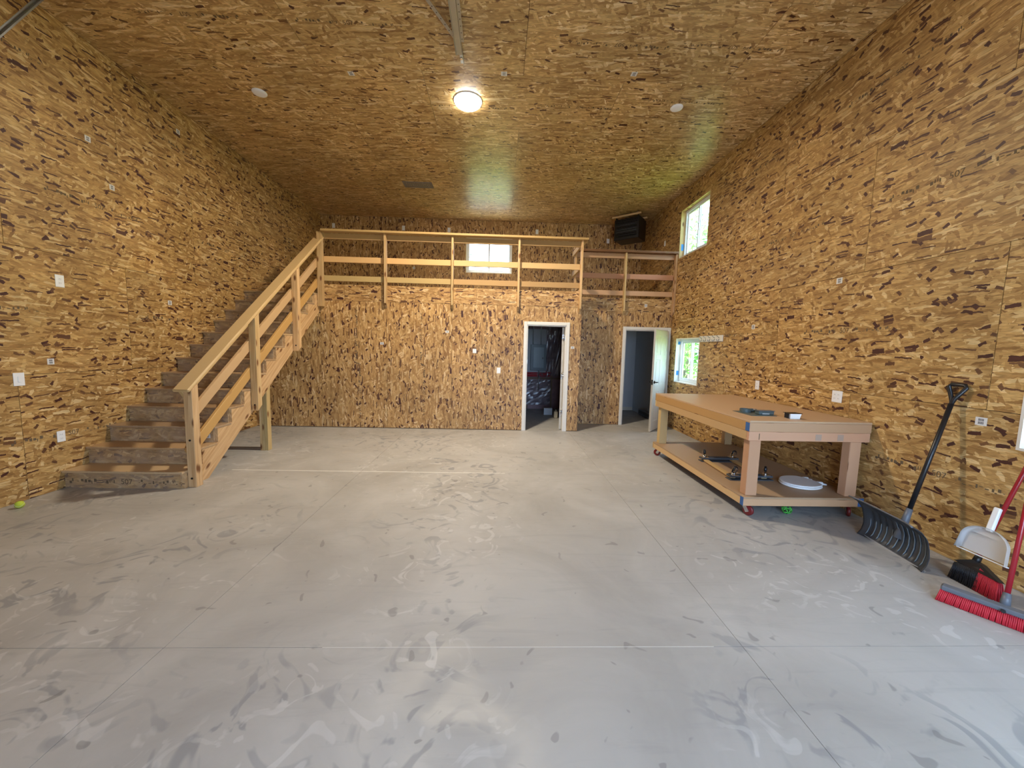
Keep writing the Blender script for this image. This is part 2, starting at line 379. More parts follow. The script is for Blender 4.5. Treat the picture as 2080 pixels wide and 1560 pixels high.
# ------------------------------------------------------------ object helpers
def world_loc(o):
    v = Vector((0, 0, 0))
    while o: v += o.location; o = o.parent
    return v
def obj(name, bm, m, parent=None, loc=None):
    """bm is in world coordinates; object origin at loc (top level) or at its parent's origin"""
    me = bpy.data.meshes.new(name)
    o = bpy.data.objects.new(name, me); C.objects.link(o)
    if parent is not None: o.parent = parent
    elif loc is not None: o.location = loc
    wl = world_loc(o)
    if wl.length: bmesh.ops.translate(bm, verts=bm.verts, vec=-wl)
    bm.to_mesh(me); bm.free(); me.materials.append(m)
    return o
def thing(name, label, cat, loc, group=None):
    o = bpy.data.objects.new(name, None); C.objects.link(o); o.location = loc; o.empty_display_size = .1
    o['label'] = label; o['category'] = cat
    if group: o['group'] = group
    return o
def tag(o, label, cat, group=None):
    o['label'] = label; o['category'] = cat
    if group: o['group'] = group
    return o
def struct(name, bm=None, m=None, loc=(0, 0, 0)):
    if bm is None:
        o = bpy.data.objects.new(name, None); C.objects.link(o); o.location = loc
    else: o = obj(name, bm, m)
    o['kind'] = 'structure'; return o
def dup(root, loc, rot=None, label=None, group=None):
    r = root.copy(); C.objects.link(r); r.location = loc
    if rot is not None: r.rotation_euler = rot
    if label: r['label'] = label
    if group: r['group'] = group
    for ch in list(root.children):
        c = ch.copy(); C.objects.link(c); c.parent = r
        for g in ch.children:
            d = g.copy(); C.objects.link(d); d.parent = c
    return r
def B(*a, **k): return box(nbm(), *a, **k)

# ------------------------------------------------------------ setting: floor
fl = struct('floor', B(L-.15, R+.15, YF-.1, D3+.15, -.2, -.012), mConc)
xs = [L-.01, -1.71, 1.36, R+.01]; ys = [YF-.1, 1.87, 4.67, D1, D3+.01]
for i in range(3):
    for j in range(4):
        g = .0012
        obj('slab', B(xs[i]+g, xs[i+1]-g, ys[j]+g, ys[j+1]-g, -.012, 0), mConc, fl)
obj('joint_filler', B(-3.3, 0.1, 4.664, 4.682, -.011, .0006), mFill, fl)

obj('joint_filler', B(-.9, 1.2, 1.8688, 1.8712, -.011, .0004), mFill, fl)
# ------------------------------------------------------------ walls of strand board panels
def tiled(wall, axis, off, th, rows, holes, m, grain='u', transpose=False):
    """rows: list of (v0, v1, [u breaks])"""
    out = []
    for v0, v1, br in rows:
        for a, b_ in zip(br[:-1], br[1:]):
            g = .0022; bm = nbm()
            q = (a+g, b_-g, v0+g, v1-g) if not transpose else (v0+g, v1-g, a+g, b_-g)
            r = grid_panel(bm, axis, off, th, *q, holes, grain)
            if r is None: bm.free(); continue
            out.append(obj('panel', bm, m, wall))
    return out
def breaks(lo, hi, start, step):
    v = [lo]; s = start
    while s-step > lo+.05: s -= step
    while s < hi-.05:
        if s > lo+.05: v.append(s)
        s += step
    return v+[hi]
PT = .012
# left wall
wl = struct('wall_left', grid_panel(nbm(), 'x', L-.15, .15-PT, YF, D3+.15, 0, CE, []), mCore)
tiled(wl, 'x', L-PT, PT, [(0, 1.22, breaks(YF, D3, 3.72, 2.2)), (1.22, 2.44, breaks(YF, D3, 4.85, 2.2)),
      (2.44, 3.66, breaks(YF, D3, 3.72, 2.2)), (3.66, CE, breaks(YF, D3, 4.85, 2.2))], [], mOSBw)
# right wall with windows (y0,y1,z0,z1)
WR = [(6.78, 7.70, .98, 1.87), (6.76, 7.84, 3.50, 4.45), (.98, 2.47, .97, 1.93)]
wr = struct('wall_right', grid_panel(nbm(), 'x', R+PT, .15-PT, YF, D3+.15, 0, CE, WR), mCore)
tiled(wr, 'x', R, PT, [(0, 1.22, breaks(YF, D3, 1.55, 2.2)), (1.22, 2.44, breaks(YF, D3, 2.66, 2.2)),
      (2.44, 3.66, breaks(YF, D3, 3.75, 2.2)), (3.66, CE, breaks(YF, D3, 2.77, 2.2))], WR, mOSBw)
# far wall above the loft (x0,x1,z0,z1)
WB = [(-.94, .28, 3.50, 4.42)]
wb = struct('wall_back', grid_panel(nbm(), 'y', D3+PT, .15-PT, L, R, 0, CE, WB), mCore)
tiled(wb, 'y', D3, PT, [(DK, CE, breaks(L, R, -3.37, 1.22))], WB, mOSBl, 'v')
# wall under the loft, front part
DR1 = (.51, 1.26, -1, 2.04); DR2 = (2.65, 3.55, -1, 2.04)
wf = struct('wall_loft', grid_panel(nbm(), 'y', D1+PT, .11, L, STX-.0, 0, DK-.02, [DR1]), mCore)
tiled(wf, 'y', D1, PT, [(0.012, 2.39, [L, -3.35, -2.13, -.91, .31, STX])], [DR1], mOSBl, 'v')
tiled(wf, 'y', D1, PT, [(2.39, DK, [L, -2.9, -.46, STX])], [], mOSBl, 'u')
wc = struct('wall_recess', grid_panel(nbm(), 'y', D2+PT, .11, STX, R, 0, DK-.02, [DR2]), mCore)
tiled(wc, 'y', D2, PT, [(0.008, 2.42, [STX, 2.57, R])], [DR2], mOSBl, 'v')
tiled(wc, 'y', D2, PT, [(2.42, DK, [STX, R])], [], mOSBl, 'u')
ws = struct('wall_return', grid_panel(nbm(), 'x', STX-.1, .1-PT, D1+.122, D2, 0, DK-.02, []), mCore)
tiled(ws, 'x', STX-PT, PT, [(0, 2.39, [D1+PT, D2])], [], mOSBl, 'v')
# partition between the two rooms under the loft
obj_p = struct('wall_partition', grid_panel(nbm(), 'x', STX+.25, .1, D2+.122, D3, 0, DK-.05, []), mDryShade)
# ceiling
ce = struct('ceiling', B(L-.15, R+.15, YF-.15, D3+.15, CE+PT, CE+.2), mCore)
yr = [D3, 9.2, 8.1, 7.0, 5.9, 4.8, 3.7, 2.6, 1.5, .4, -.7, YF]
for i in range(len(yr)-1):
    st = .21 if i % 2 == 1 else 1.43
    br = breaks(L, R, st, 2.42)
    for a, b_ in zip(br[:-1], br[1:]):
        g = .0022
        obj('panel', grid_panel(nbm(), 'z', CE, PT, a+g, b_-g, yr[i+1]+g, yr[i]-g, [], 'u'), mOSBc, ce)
# the wall behind the camera with the open vehicle door
GD = (-.3, 2.9, -1, 3.05)
wg = struct('wall_front', grid_panel(nbm(), 'y', YF-.15, .15, L-.15, R+.15, 0, CE, [GD]), mOSBw)
struct('roof', B(L-.6, R+.6, YF-.6, D3+.6, CE+.21, CE+.36), mRoof)
# loft deck
dk = grid_panel(nbm(), 'z', DK-.03, .03, L, R, D1+PT, D3, [(STX-.0, R+1, D1-1, D2+PT)])
struct('floor_loft', dk, mOSBd)
# ceilings of the rooms under the loft
struct('ceiling_rooms', grid_panel(nbm(), 'z', DK-.06, .02, L, R, D1+.13, D3, [(STX-.1, R+1, D1-1, D2+.13)]), mDryShade)

# printed stamps: the legible number and broken ink dashes
def make_stamp():
    cu = bpy.data.curves.new('t', 'FONT'); cu.body = '507'; cu.size = .085; cu.align_x = 'CENTER'
    o = bpy.data.objects.new('t', cu); C.objects.link(o)
    bpy.context.view_layer.update()
    me = bpy.data.meshes.new_from_object(o.evaluated_get(bpy.context.evaluated_depsgraph_get()))
    C.objects.unlink(o); bpy.data.objects.remove(o)
    bm = bmesh.new(); bm.from_mesh(me); rnd = random.Random(3)
    for sgn in (-1, 1):
        x = .13
        while x < .62:
            w = rnd.uniform(.006, .03)
            if rnd.random() < .8:
                z0 = rnd.uniform(0, .03); z1 = z0+rnd.choice((.006, .01, .028, .035))
                vs = [bm.verts.new((sgn*q, r_, 0)) for q, r_ in ((x, z0), (x+w, z0), (x+w, z1), (x, z1))]
                bm.faces.new(vs)
            x += w+rnd.uniform(.003, .02)
    out = bpy.data.meshes.new('stamp'); bm.to_mesh(out); bm.free(); out.materials.append(mStamp); return out
stamp_me = make_stamp()
def stamp(wall, loc, mode, flip=False, s=.85):
    o = bpy.data.objects.new('stamp', stamp_me); C.objects.link(o); o.parent = wall; o['kind'] = 'stuff'
    Rm = {'left': Matrix(((0, 0, 1), (1, 0, 0), (0, 1, 0))), 'right': Matrix(((0, 0, -1), (-1, 0, 0), (0, 1, 0))),
          'front': Matrix(((1, 0, 0), (0, 0, -1), (0, 1, 0))), 'frontv': Matrix(((0, -1, 0), (0, 0, -1), (1, 0, 0))),
          'ceil': Matrix(((1, 0, 0), (0, -1, 0), (0, 0, -1)))}[mode].to_4x4()
    if flip: Rm = Rm @ Matrix.Rotation(PI, 4, 'Z')
    o.matrix_local = Matrix.Translation(Vector(loc)-world_loc(wall)) @ Rm @ Matrix.Scale(s, 4)
    return o
e = .0012
for y, z in ((4.15, .55), (2.4, .58), (5.6, 1.85), (3.4, 1.83), (7.2, 1.84), (2.2, 2.9), (4.6, 3.05), (6.6, 3.06), (3.6, 4.25), (6.0, 4.25)): stamp(wl, (L+e, y, z), 'left')
for y, z in ((2.9, .62), (5.2, .6), (3.9, 1.84), (5.6, 1.85), (1.9, 2.95), (3.05, 3.05), (4.75, 3.06), (6.4, 3.05), (3.6, 4.2), (5.2, 4.2)): stamp(wr, (R-e, y, z), 'right')
for x in (-2.67, -1.46, -.25): stamp(wf, (x, D1-e, 1.75), 'frontv'); stamp(wf, (x, D1-e, .72), 'frontv', True)
for x, z in ((2.05, 1.9), (2.05, .7)): stamp(wc, (x, D2-e, z), 'frontv')
for x, y in ((1.2, 4.25), (2.4, 4.2), (-1.6, 4.2), (-3.2, 4.15), (-.5, 5.3+.1), (2.3, 5.1), (1.0, 5.3), (2.9, 7.6), (-1.8, 6.3), (.9, 6.45), (1.4, 8.6), (-2.6, 3.2)): stamp(ce, (x, y, CE-e), 'ceil', random.random() < .6)

# ------------------------------------------------------------ windows
def win(name, axis, o0, u0, u1, z0, z1, jm, sash_mull=True, out=1):
    """lined opening with a two-pane slider; axis 'x' (right wall) or 'y' (back wall)"""
    w = struct(name, loc=((o0, (u0+u1)/2, z0) if axis == 'x' else ((u0+u1)/2, o0, z0)))
    def bx(a0, a1, b0, b1, c0, c1, **k):   # a: depth, b: along, c: height
        return B(a0, a1, b0, b1, c0, c1, **k) if axis == 'x' else B(b0, b1, a0, a1, c0, c1, **k)
    t = .018; d0, d1 = o0-.004, o0+.152
    obj('jamb', bx(d0, d1, u0-.001, u0+t, z0, z1), jm, w); obj('jamb', bx(d0, d1, u1-t, u1+.001, z0, z1), jm, w)
    obj('head_jamb', bx(d0, d1, u0+t, u1-t, z1-t, z1+.001), jm, w); obj('sill', bx(d0, d1, u0+t, u1-t, z0-.001, z0+t), mTrim, w)
    f0, f1 = o0+.085, o0+.145; a0, a1, b0, b1 = u0+t, u1-t, z0+t, z1-t; q = .045
    bm = nbm()
    for args in ((a0, a0+q, b0, b1), (a1-q, a1, b0, b1), (a0+q, a1-q, b0, b0+q), (a0+q, a1-q, b1-q, b1)):
        if axis == 'x': box(bm, f0, f1, args[0], args[1], args[2], args[3])
        else: box(bm, args[0], args[1], f0, f1, args[2], args[3])
    obj('frame', bm, mVinyl, w)
    mid = (a0+a1)/2
    for s, (p0, p1, g0) in enumerate(((a0+q, mid+.02, f0+.006), (mid-.02, a1-q, f0+.032))):
        bm = nbm(); k = .032
        for args in ((p0, p0+k, b0+q, b1-q), (p1-k, p1, b0+q, b1-q), (p0+k, p1-k, b0+q, b0+q+k), (p0+k, p1-k, b1-q-k, b1-q)):
            if axis == 'x': box(bm, g0, g0+.022, args[0], args[1], args[2], args[3])
            else: box(bm, args[0], args[1], g0, g0+.022, args[2], args[3])
        sh = obj('sash', bm, mVinyl, w)
        obj('pane', bx(g0+.009, g0+.013, p0+k, p1-k, b0+q+k, b1-q-k), mGlass, sh)
    return w
w1 = win('window_1', 'x', R, *WR[0], mTrim)
w2 = win('window_2', 'x', R, *WR[1], mFir)
w3 = win('window_3', 'x', R, *WR[2], mTrim)
w4 = win('window_4', 'y', D3, *WB[0], mFir)
for w, (y0, y1, z0, z1) in ((w1, WR[0]), (w2, WR[1])):
    for zz, hh in ((z0+.14, .09), (z1-.12, .06)) if w is w1 else ((z0+.16, .13),):
        obj('tape_patch', B(R+.03, R+.08, y1-.0215, y1-.0185, zz, zz+hh), mCyan, w)
# portals guide daylight sampling through the real openings
def portal(loc, sx, sy, d):
    l = bpy.data.lights.new('portal', 'AREA'); l.shape = 'RECTANGLE'; l.size = sx; l.size_y = sy; l.cycles.is_portal = True
    o = bpy.data.objects.new('portal', l); C.objects.link(o); o.location = loc
    o.rotation_euler = Vector(d).to_track_quat('-Z', 'Z' if abs(d[2]) < .5 else 'Y').to_euler()
for y0, y1, z0, z1 in WR: portal((R+.16, (y0+y1)/2, (z0+z1)/2), y1-y0, z1-z0, (-1, 0, 0))
portal((-.33, D3+.16, 3.96), 1.22, .92, (0, -1, 0))
portal(((GD[0]+GD[1])/2, YF-.16, 1.52), GD[1]-GD[0], 3.05, (0, 1, 0))

# ------------------------------------------------------------ doors
def casing(door, D, x0, x1, zt, cw, th=.018):
    for a, b_ in ((x0-cw, x0), (x1, x1+cw)): obj('casing', B(a, b_, D-th, D, 0, zt+cw, axis=2, bev=.004), mTrim, door)
    obj('head_casing', B(x0, x1, D-th, D, zt, zt+cw, axis=0, bev=.004), mTrim, door)
    for a, b_ in ((x0, x0+.018), (x1-.018, x1)): obj('jamb', B(a, b_, D, D+.125, 0, zt, axis=2), mTrim, door)
    obj('head_jamb', B(x0+.018, x1-.018, D, D+.125, zt-.018, zt, axis=0), mTrim, door)
def leaf(door, hinge, ang, width, hz, m):
    """door leaf built along +x from hinge at origin, then turned"""
    Mx = Matrix.Translation(Vector(hinge)) @ Matrix.Rotation(ang, 4, 'Z')
    bm = nbm(); t = .036
    # stiles, rails and recessed panels
    rails = [(0, .20), (.78, .92), (1.42, 1.52), (hz-.12, hz)]
    cols = [(0, .11), (width/2-.055, width/2+.055), (width-.11, width)]
    box(bm, 0, width, .009, t-.009, 0, hz)
    for a, b_ in cols: box(bm, a, b_, 0, t, 0, hz, bev=.004)
    for a, b_ in rails: box(bm, .11, width-.11, 0.0005, t-.0005, a, b_, bev=.004)
    # raised fields
    for a, b_ in ((.145, width/2-.09), (width/2+.09, width-.145)):
        for z0, z1 in ((.24, .74), (.96, 1.38), (1.56, hz-.16)):
            box(bm, a, b_, .004, t-.004, z0, z1, bev=.003)
    bm.transform(Mx); lf = obj('leaf', bm, m, door)
    for z in (.25, 1.0, 1.78):
        b2 = nbm(); cyl(b2, (-.006, .018-.022, z), (-.006, .018-.022, z+.09), .009, seg=10); box(b2, -.004, .001, 0, t, z, z+.09); b2.transform(Mx)
        obj('hinge', b2, mChrome, lf)
    return lf, Mx
d1 = struct('door_1', loc=(.88, D1, 0)); casing(d1, D1, .51, 1.26, 2.04, .062)
lf, Mx = leaf(d1, (1.238, D1+.12, .012), math.radians(79), .70, 2.0, mTrim)
obj('strike_plate', B(.5285, .5305, D1+.02, D1+.07, 1.30, 1.38), mChrome, d1)
for z in (.33, 1.05, 1.76): obj('hinge_plate', B(1.2385, 1.2415, D1+.03, D1+.115, z, z+.09), mChrome, d1)
for z in (.33, 1.05, 1.76):
    obj('hinge_knuckle', cyl(nbm(), (1.226, D1+.112, z), (1.226, D1+.112, z+.09), .012, seg=10), mChrome, d1)
d2 = struct('door_2', loc=(3.1, D2, 0)); casing(d2, D2, 2.65, 3.55, 2.04, .062)
lf2, Mx2 = leaf(d2, (3.53, D2-.03, .012), math.radians(180+50), .86, 2.015, mTrim)
for sgn in (0, 1):
    b2 = nbm(); y = -.0 if sgn == 0 else .036; s_ = -1 if sgn == 0 else 1
    cyl(b2, (.80, y, .98), (.80, y+s_*.014, .98), .028, seg=16); cyl(b2, (.80, y+s_*.012, .98), (.80, y+s_*.05, .98), .010, seg=10)
    tube(b2, [(.80, y+s_*.05, .98), (.76, y+s_*.053, .98), (.69, y+s_*.05, .976)], [.011, .010, .007]); b2.transform(Mx2)
    obj('lever_handle', b2, mBlackM, lf2)
b2 = nbm(); box(b2, .859, .862, .004, .032, .93, 1.03); b2.transform(Mx2); obj('latch_plate', b2, mBlackM, lf2)

# ------------------------------------------------------------ staircase
RUN, RISE, Y0 = .2475, .1922, 4.03
NR = 14
st = thing('staircase', 'straight timber staircase with dusty strand board treads along the left wall', 'staircase', (-3.95, Y0, 0))
XS0, XS1 = L+.002, -3.39
for i in range(NR):
    y = Y0+RUN*i; z = RISE*i
    if y > D1-.02: continue
    obj('riser', B(XS0, XS1-.001, y, y+.018, z+.0, z+RISE-.026, axis=0), mOSBd, st)
    if i < NR-1: obj('tread', B(XS0, XS1+.0395, y-.028, min(y+RUN+.001, D1-.002), z+RISE-.026, z+RISE, axis=0, bev=.004), mOSBd, st)
def stringer(x0, x1):
    """saw-tooth cut stringer"""
    pr = []
    for i in range(NR):
        y = Y0+.018+RUN*i; pr.append((y, RISE*i if i else 0)); pr.append((y, RISE*(i+1)-.026))
    yt = D1-.002
    pr = [p for p in pr if p[0] <= yt]
    pr.append((yt, pr[-1][1]))
    low = [(yt, (yt-(Y0+.34))*RISE/RUN), (Y0+.34, 0.0)]
    pts = pr+low
    bm = nbm(); A = [bm.verts.new((x0, *p)) for p in pts]; Bv = [bm.verts.new((x1, *p)) for p in pts]
    fs = [bm.faces.new(A), bm.faces.new(Bv[::-1])]
    n = len(pts)
    for i in range(n):
        j = (i+1) % n; fs.append(bm.faces.new((A[i], Bv[i], Bv[j], A[j])))
    bmesh.ops.recalc_face_normals(bm, faces=fs)
    uv = bm.loops.layers.uv.verify(); c, s = math.cos(.66), math.sin(.66)
    for f in fs:
        for l in f.loops:
            q = l.vert.co; l[uv].uv = (q.y*c+q.z*s, -q.y*s+q.z*c+q.x)
    bmesh.ops.triangulate(bm, faces=[f for f in bm.faces if len(f.verts) > 4])
    return bm
obj('stringer', stringer(-3.392, -3.356), mFir, st)
obj('stringer', stringer(L+.0025, L+.040), mFir, st)
# print and sticker on risers
o = stamp(st, (-3.95, Y0-e, .045), 'front', s=.95)
SLOPE = RISE/RUN
sr = thing('stair_railing', 'sloping timber stair railing with flat cap handrail and two rails', 'railing', (-3.3, 4.12, 0))
PX0, PX1 = -3.349, -3.260
def post(name, x0, x1, y0, y1, zb0, zb1, zt0, zt1, parent, m=None):
    """upright with sloping cut ends (z at y0 / y1)"""
    bm = nbm()
    vs = [bm.verts.new(v) for v in ((x0, y0, zb0), (x1, y0, zb0), (x1, y1, zb1), (x0, y1, zb1), (x0, y0, zt0), (x1, y0, zt0), (x1, y1, zt1), (x0, y1, zt1))]
    fs = [bm.faces.new([vs[i] for i in q]) for q in ((0, 1, 2, 3), (4, 5, 6, 7), (0, 1, 5, 4), (1, 2, 6, 5), (2, 3, 7, 6), (3, 0, 4, 7))]
    bmesh.ops.recalc_face_normals(bm, faces=fs)
    bmesh.ops.bevel(bm, geom=list(bm.edges), offset=.003, segments=1, affect='EDGES'); uvbox(bm, bm.faces, 2)
    return obj(name, bm, m or mFir, parent)
captop = lambda y: 1.13+SLOPE*(y-4.1)
newel = post('post', PX0, PX1, 4.075, 4.165, 0, 0, captop(4.075)-.05, captop(4.165)-.05, sr)
p2 = post('post', PX0, PX1, 5.165, 5.255, .66, .73, captop(5.165)-.05, captop(5.255)-.05, sr)
p3 = post('post', PX0, PX1, 6.245, 6.335, 1.46, 1.53, captop(6.245)-.05, captop(6.335)-.05, sr)
p4 = post('post', PX0, PX1, 7.106, 7.196, 2.27, 2.27, 3.5995, 3.5995, sr)
for p, y, z in ((newel, 4.074, .10), (newel, 4.074, .52), (p2, 5.164, .74), (p3, 6.244, 1.55)):
    obj('bolt', cyl(nbm(), (-3.305, y+.004, z), (-3.305, y-.004, z), .011, seg=10), mBlackM, p)
cs, sn = math.cos(math.atan(SLOPE)), math.sin(math.atan(SLOPE))
def slope_board(name, x0, x1, ya, yb, ztop, h, m, parent, rnd=False):
    """board running up the stair; ztop(y) is its top face, h its perpendicular depth"""
    p0 = Vector(((x0+x1)/2, ya+sn*h/2, ztop(ya)-cs*h/2)); p1 = Vector(((x0+x1)/2, yb+sn*h/2, ztop(yb)-cs*h/2))
    return obj(name, board(nbm(), p0, p1, x1-x0, h, side=(1, 0, 0), bev=.012 if rnd else .003), m, parent)
slope_board('cap_rail', -3.425, -3.255, 4.02, 7.24, captop, .038, mFir, sr, True)
slope_board('sub_rail', -3.389, -3.351, 4.06, 7.14, lambda y: captop(y)-.050, .089, mFir, sr)
slope_board('rail', -3.389, -3.351, 4.09, 7.14, lambda y: .93+SLOPE*(y-4.3), .115, mFir, sr)
slope_board('rail', -3.389, -3.351, 4.09, 7.14, lambda y: .57+SLOPE*(y-4.3), .115, mFirO, sr)
for ya, z in ((4.085, .80), (4.085, .44)):
    pass
# prop under the stair
sp_ = thing('stair_prop', 'doubled timber prop standing under the stair on a floor plate', 'post', (-3.43, 5.6, 0))
for x in (-3.475, -3.4363, -3.3965):
    post('stud', x-.019, x+.019, 5.545, 5.634, 0, 0, (5.545-Y0-.34)*SLOPE-.004, (5.634-Y0-.34)*SLOPE-.004, sp_)
obj('floor_plate', B(L+.005, -3.497, 5.56, 5.60, 0, .038, axis=0), mStud, sp_)

# ------------------------------------------------------------ loft railing
lr = thing('loft_railing', 'timber loft railing with three rails along the front edge and step back', 'railing', (-1, D1, DK))
RZ = [(3.500, 3.598), (3.085, 3.190), (2.745, 2.845)]
for x in (-2.13, -.905, .32):
    post('post', x-.019, x+.019, D1-.090, D1-.001, 2.36, 2.28, 3.599, 3.599, lr)
post('post', 1.47, 1.508, D1-.090, D1-.001, 2.36, 2.28, 3.599, 3.599, lr, mFir)
obj('cap_rail', B(-3.257, 1.59, 7.06, 7.20, 3.60, 3.638, axis=0, bev=.004), mFir, lr)
for i, (a, b_) in enumerate(RZ):
    for x0, x1 in ((-3.35, -.905), (-.904, 1.5)):
        obj('rail', B(x0, x1, D1+.001, D1+.039, a, b_, axis=0, bev=.003), mFir if i != 1 else mFirO if x0 < -2 else mFir, lr)
    obj('rail', B(1.461, 1.499, D1+.041, D2-.002, a, b_, axis=1, bev=.003), mFir, lr)
    obj('rail', B(1.52, R-.003, D2+.001, D2+.039, a, b_, axis=0, bev=.003), mFirP, lr)
obj('cap_rail', B(1.45, 1.59, 7.202, D2-.14, 3.60, 3.638, axis=1, bev=.004), mFir, lr)
obj('cap_rail', B(1.45, R-.003, D2-.138, D2+.001, 3.60, 3.638, axis=0, bev=.004), mFirP, lr)
for x in (2.56, 3.61): post('post', x-.019, x+.019, D2-.090, D2-.001, 2.42, 2.34, 3.599, 3.599, lr, mFirP if x > 3 else mFir)
post('post', 1.50, 1.538, D2-.090, D2-.001, 2.70, 2.70, 3.599, 3.599, lr)

# ------------------------------------------------------------ workbench on casters
TX0, TX1, TY0, TY1, TZ, SZ = 2.405, 3.615, 3.472, 5.665, .959, .203
wbch = thing('workbench', 'long rolling timber workbench with lower shelf beside the right wall', 'workbench', ((TX0+TX1)/2, (TY0+TY1)/2, 0))
obj('tabletop', B(TX0, TX1, TY0, TY1, TZ-.018, TZ, axis=1, bev=.002), mPly, wbch)
def ring(z0, z1, ms, ins=0):
    x0, x1, y0, y1 = TX0+ins, TX1-ins, TY0+ins, TY1-ins
    obj('apron_board', B(x0, x1, y0, y0+.038, z0, z1, axis=0, bev=.003), ms[0], wbch)
    obj('apron_board', B(x0, x1, y1-.038, y1, z0, z1, axis=0, bev=.003), ms[1], wbch)
    obj('apron_board', B(x0, x0+.038, y0+.0385, y1-.0385, z0, z1, axis=1, bev=.003), ms[2], wbch)
    obj('apron_board', B(x1-.038, x1, y0+.0385, y1-.0385, z0, z1, axis=1, bev=.003), ms[1], wbch)
ring(TZ-.107, TZ-.0185, (mFirP, mFir, mFirO, mFir))
ring(TZ-.196, TZ-.108, (mFirP, mFir, mFir, mFir), .003)
ring(SZ-.089, SZ-.0185, (mFirP, mFir, mFir, mFir), .0)
obj('shelf', B(TX0, TX1, TY0, TY1, SZ-.018, SZ, axis=1, bev=.002), mPly, wbch)
for x in (TX0+.042, TX1-.042-.114):
    for y in (TY0+.042, TY1-.042-.089):
        obj('leg', B(x, x+.114, y, y+.089, SZ+.0005, TZ-.109, axis=2, bev=.004), mFirP if y < 4 else mFir, wbch)
obj('blue_paint_mark', B(TX0-.0012, TX0-.0002, TY0+.001, TY0+.06, TZ-.105, TZ-.022), mBlue, wbch)
obj('blue_paint_mark', B(TX0-.0012, TX0-.0002, TY0+.001, TY0+.05, SZ-.088, SZ-.004), mBlue, wbch)
obj('blue_paint_mark', B(TX1-.055, TX1+.0005, TY0-.0012, TY0-.0002, SZ-.086, SZ-.002), mBlue, wbch)
for x in (TX0+.10, TX0+.66, TX0+.88):
    obj('ink_mark', B(x, x+(.008 if x < 2.6 else .06), TY0+.0018, TY0+.0028, TZ-.185, TZ-.125), mStud if x < 2.6 else plain('wood_stain', (.43, .30, .215), .7), wbch)
def caster(parent, c, ang, r, top, m_wheel, wd=.03, upside=False):
    """swivel caster: plate, fork, wheel. c = (x,y) of the swivel, wheel trails"""
    s = -1 if upside else 1
    dx, dy = math.cos(ang)*.03, math.sin(ang)*.03; px, py = -math.sin(ang), math.cos(ang)
    cz = top-s*(.075 if r < .03 else .112-r); wx, wy = c[0]+dx, c[1]+dy
    if r < .035: cz = top-s*.060
    ct = obj('caster', box(nbm(), c[0]-.04, c[0]+.04, c[1]-.04, c[1]+.04, min(top, top-s*.004), max(top, top-s*.004)), mChrome, parent)
    bm = nbm(); cyl(bm, (c[0], c[1], top-s*.004), (c[0], c[1], top-s*.022), .024, seg=14)
    for q in (-1, 1):
        off = q*(wd/2+.005)
        board(bm, (c[0]+px*off, c[1]+py*off, top-s*.02), (wx+px*off, wy+py*off, cz-s*.012), .004, .034, side=(px, py, 0), bev=0)
    cyl(bm, (wx-px*(wd/2+.012), wy-py*(wd/2+.012), cz), (wx+px*(wd/2+.012), wy+py*(wd/2+.012), cz), .007, seg=10)
    obj('fork', bm, mChrome, ct)
    bm = nbm(); a = Vector((wx, wy, cz)); n_ = Vector((px, py, 0))
    pr = [(-wd/2, r*.35), (-wd/2, r*.86), (-wd/2*.6, r), (wd/2*.6, r), (wd/2, r*.86), (wd/2, r*.35)]
    seg = 24; rings = []
    t1 = Vector((0, 0, 1)); t2 = n_.cross(t1)
    for off, rad in pr: rings.append([bm.verts.new(a+n_*off+(t1*math.cos(2*PI*k/seg)+t2*math.sin(2*PI*k/seg))*rad) for k in range(seg)])
    for A_, B_ in zip(rings[:-1], rings[1:]):
        for k in range(seg):
            f = bm.faces.new((A_[k], A_[(k+1) % seg], B_[(k+1) % seg], B_[k])); f.smooth = True
    bm.faces.new(rings[0]); bm.faces.new(rings[-1][::-1]); bmesh.ops.recalc_face_normals(bm, faces=bm.faces)
    obj('wheel', bm, m_wheel, ct)
    return ct
for c, a in (((TX0+.07, TY0+.07), -1.0), ((TX1-.08, TY0+.07), -2.2), ((TX0+.07, TY1-.09), 2.4), ((TX1-.08, TY1-.09), .6)):
    caster(wbch, c, a, .05, SZ-.089, mRedW)

# ------------------------------------------------------------ things on the bench
g = tag(obj('mat_sheet', B(2.60, 2.87, 3.74, 4.06, TZ+.0002, TZ+.0035), mDeskG, loc=(2.74, 3.9, TZ)), 'thin dark grey sheet lying on the workbench top under the tins', 'sheet')
g.rotation_euler[2] = .0
def tin(x, y, r, h, label):
    t = thing('round_tin', label, 'tin', (x, y, TZ+.004), 'round tins on the workbench')
    bm = nbm(); seg = 28; z = TZ+.004
    pr = [(0, z), (r, z), (r, z+h), (r*.93, z+h), (r*.93, z+.006), (0, z+.006)]
    pv = None
    for rad, zz in pr:
        ring_ = [bm.verts.new((x+rad*math.cos(2*PI*k/seg), y+rad*math.sin(2*PI*k/seg), zz)) for k in range(seg)] if rad else [bm.verts.new((x, y, zz))]
        if pv:
            for k in range(seg):
                a, b_ = pv[k % len(pv)], pv[(k+1) % len(pv)]; c, d = ring_[k % len(ring_)], ring_[(k+1) % len(ring_)]
                vv = [v for i_, v in enumerate((a, b_, d, c)) if v not in (a, b_, d, c)[:i_]]
                if len(vv) > 2: bm.faces.new(vv).smooth = False
        pv = ring_
    bmesh.ops.recalc_face_normals(bm, faces=bm.faces)
    obj('tin_body', bm, mDeskG, t)
    for k in range(5):
        a = k*1.3; q = obj('coin_disc', cyl(nbm(), (x+r*.45*math.cos(a), y+r*.45*math.sin(a), z+.007), (x+r*.45*math.cos(a), y+r*.45*math.sin(a), z+.010+.004*k), r*.25, seg=14), mChrome, t)
tin(2.695, 3.985, .055, .034, 'larger open round tin holding shiny discs on the dark sheet')
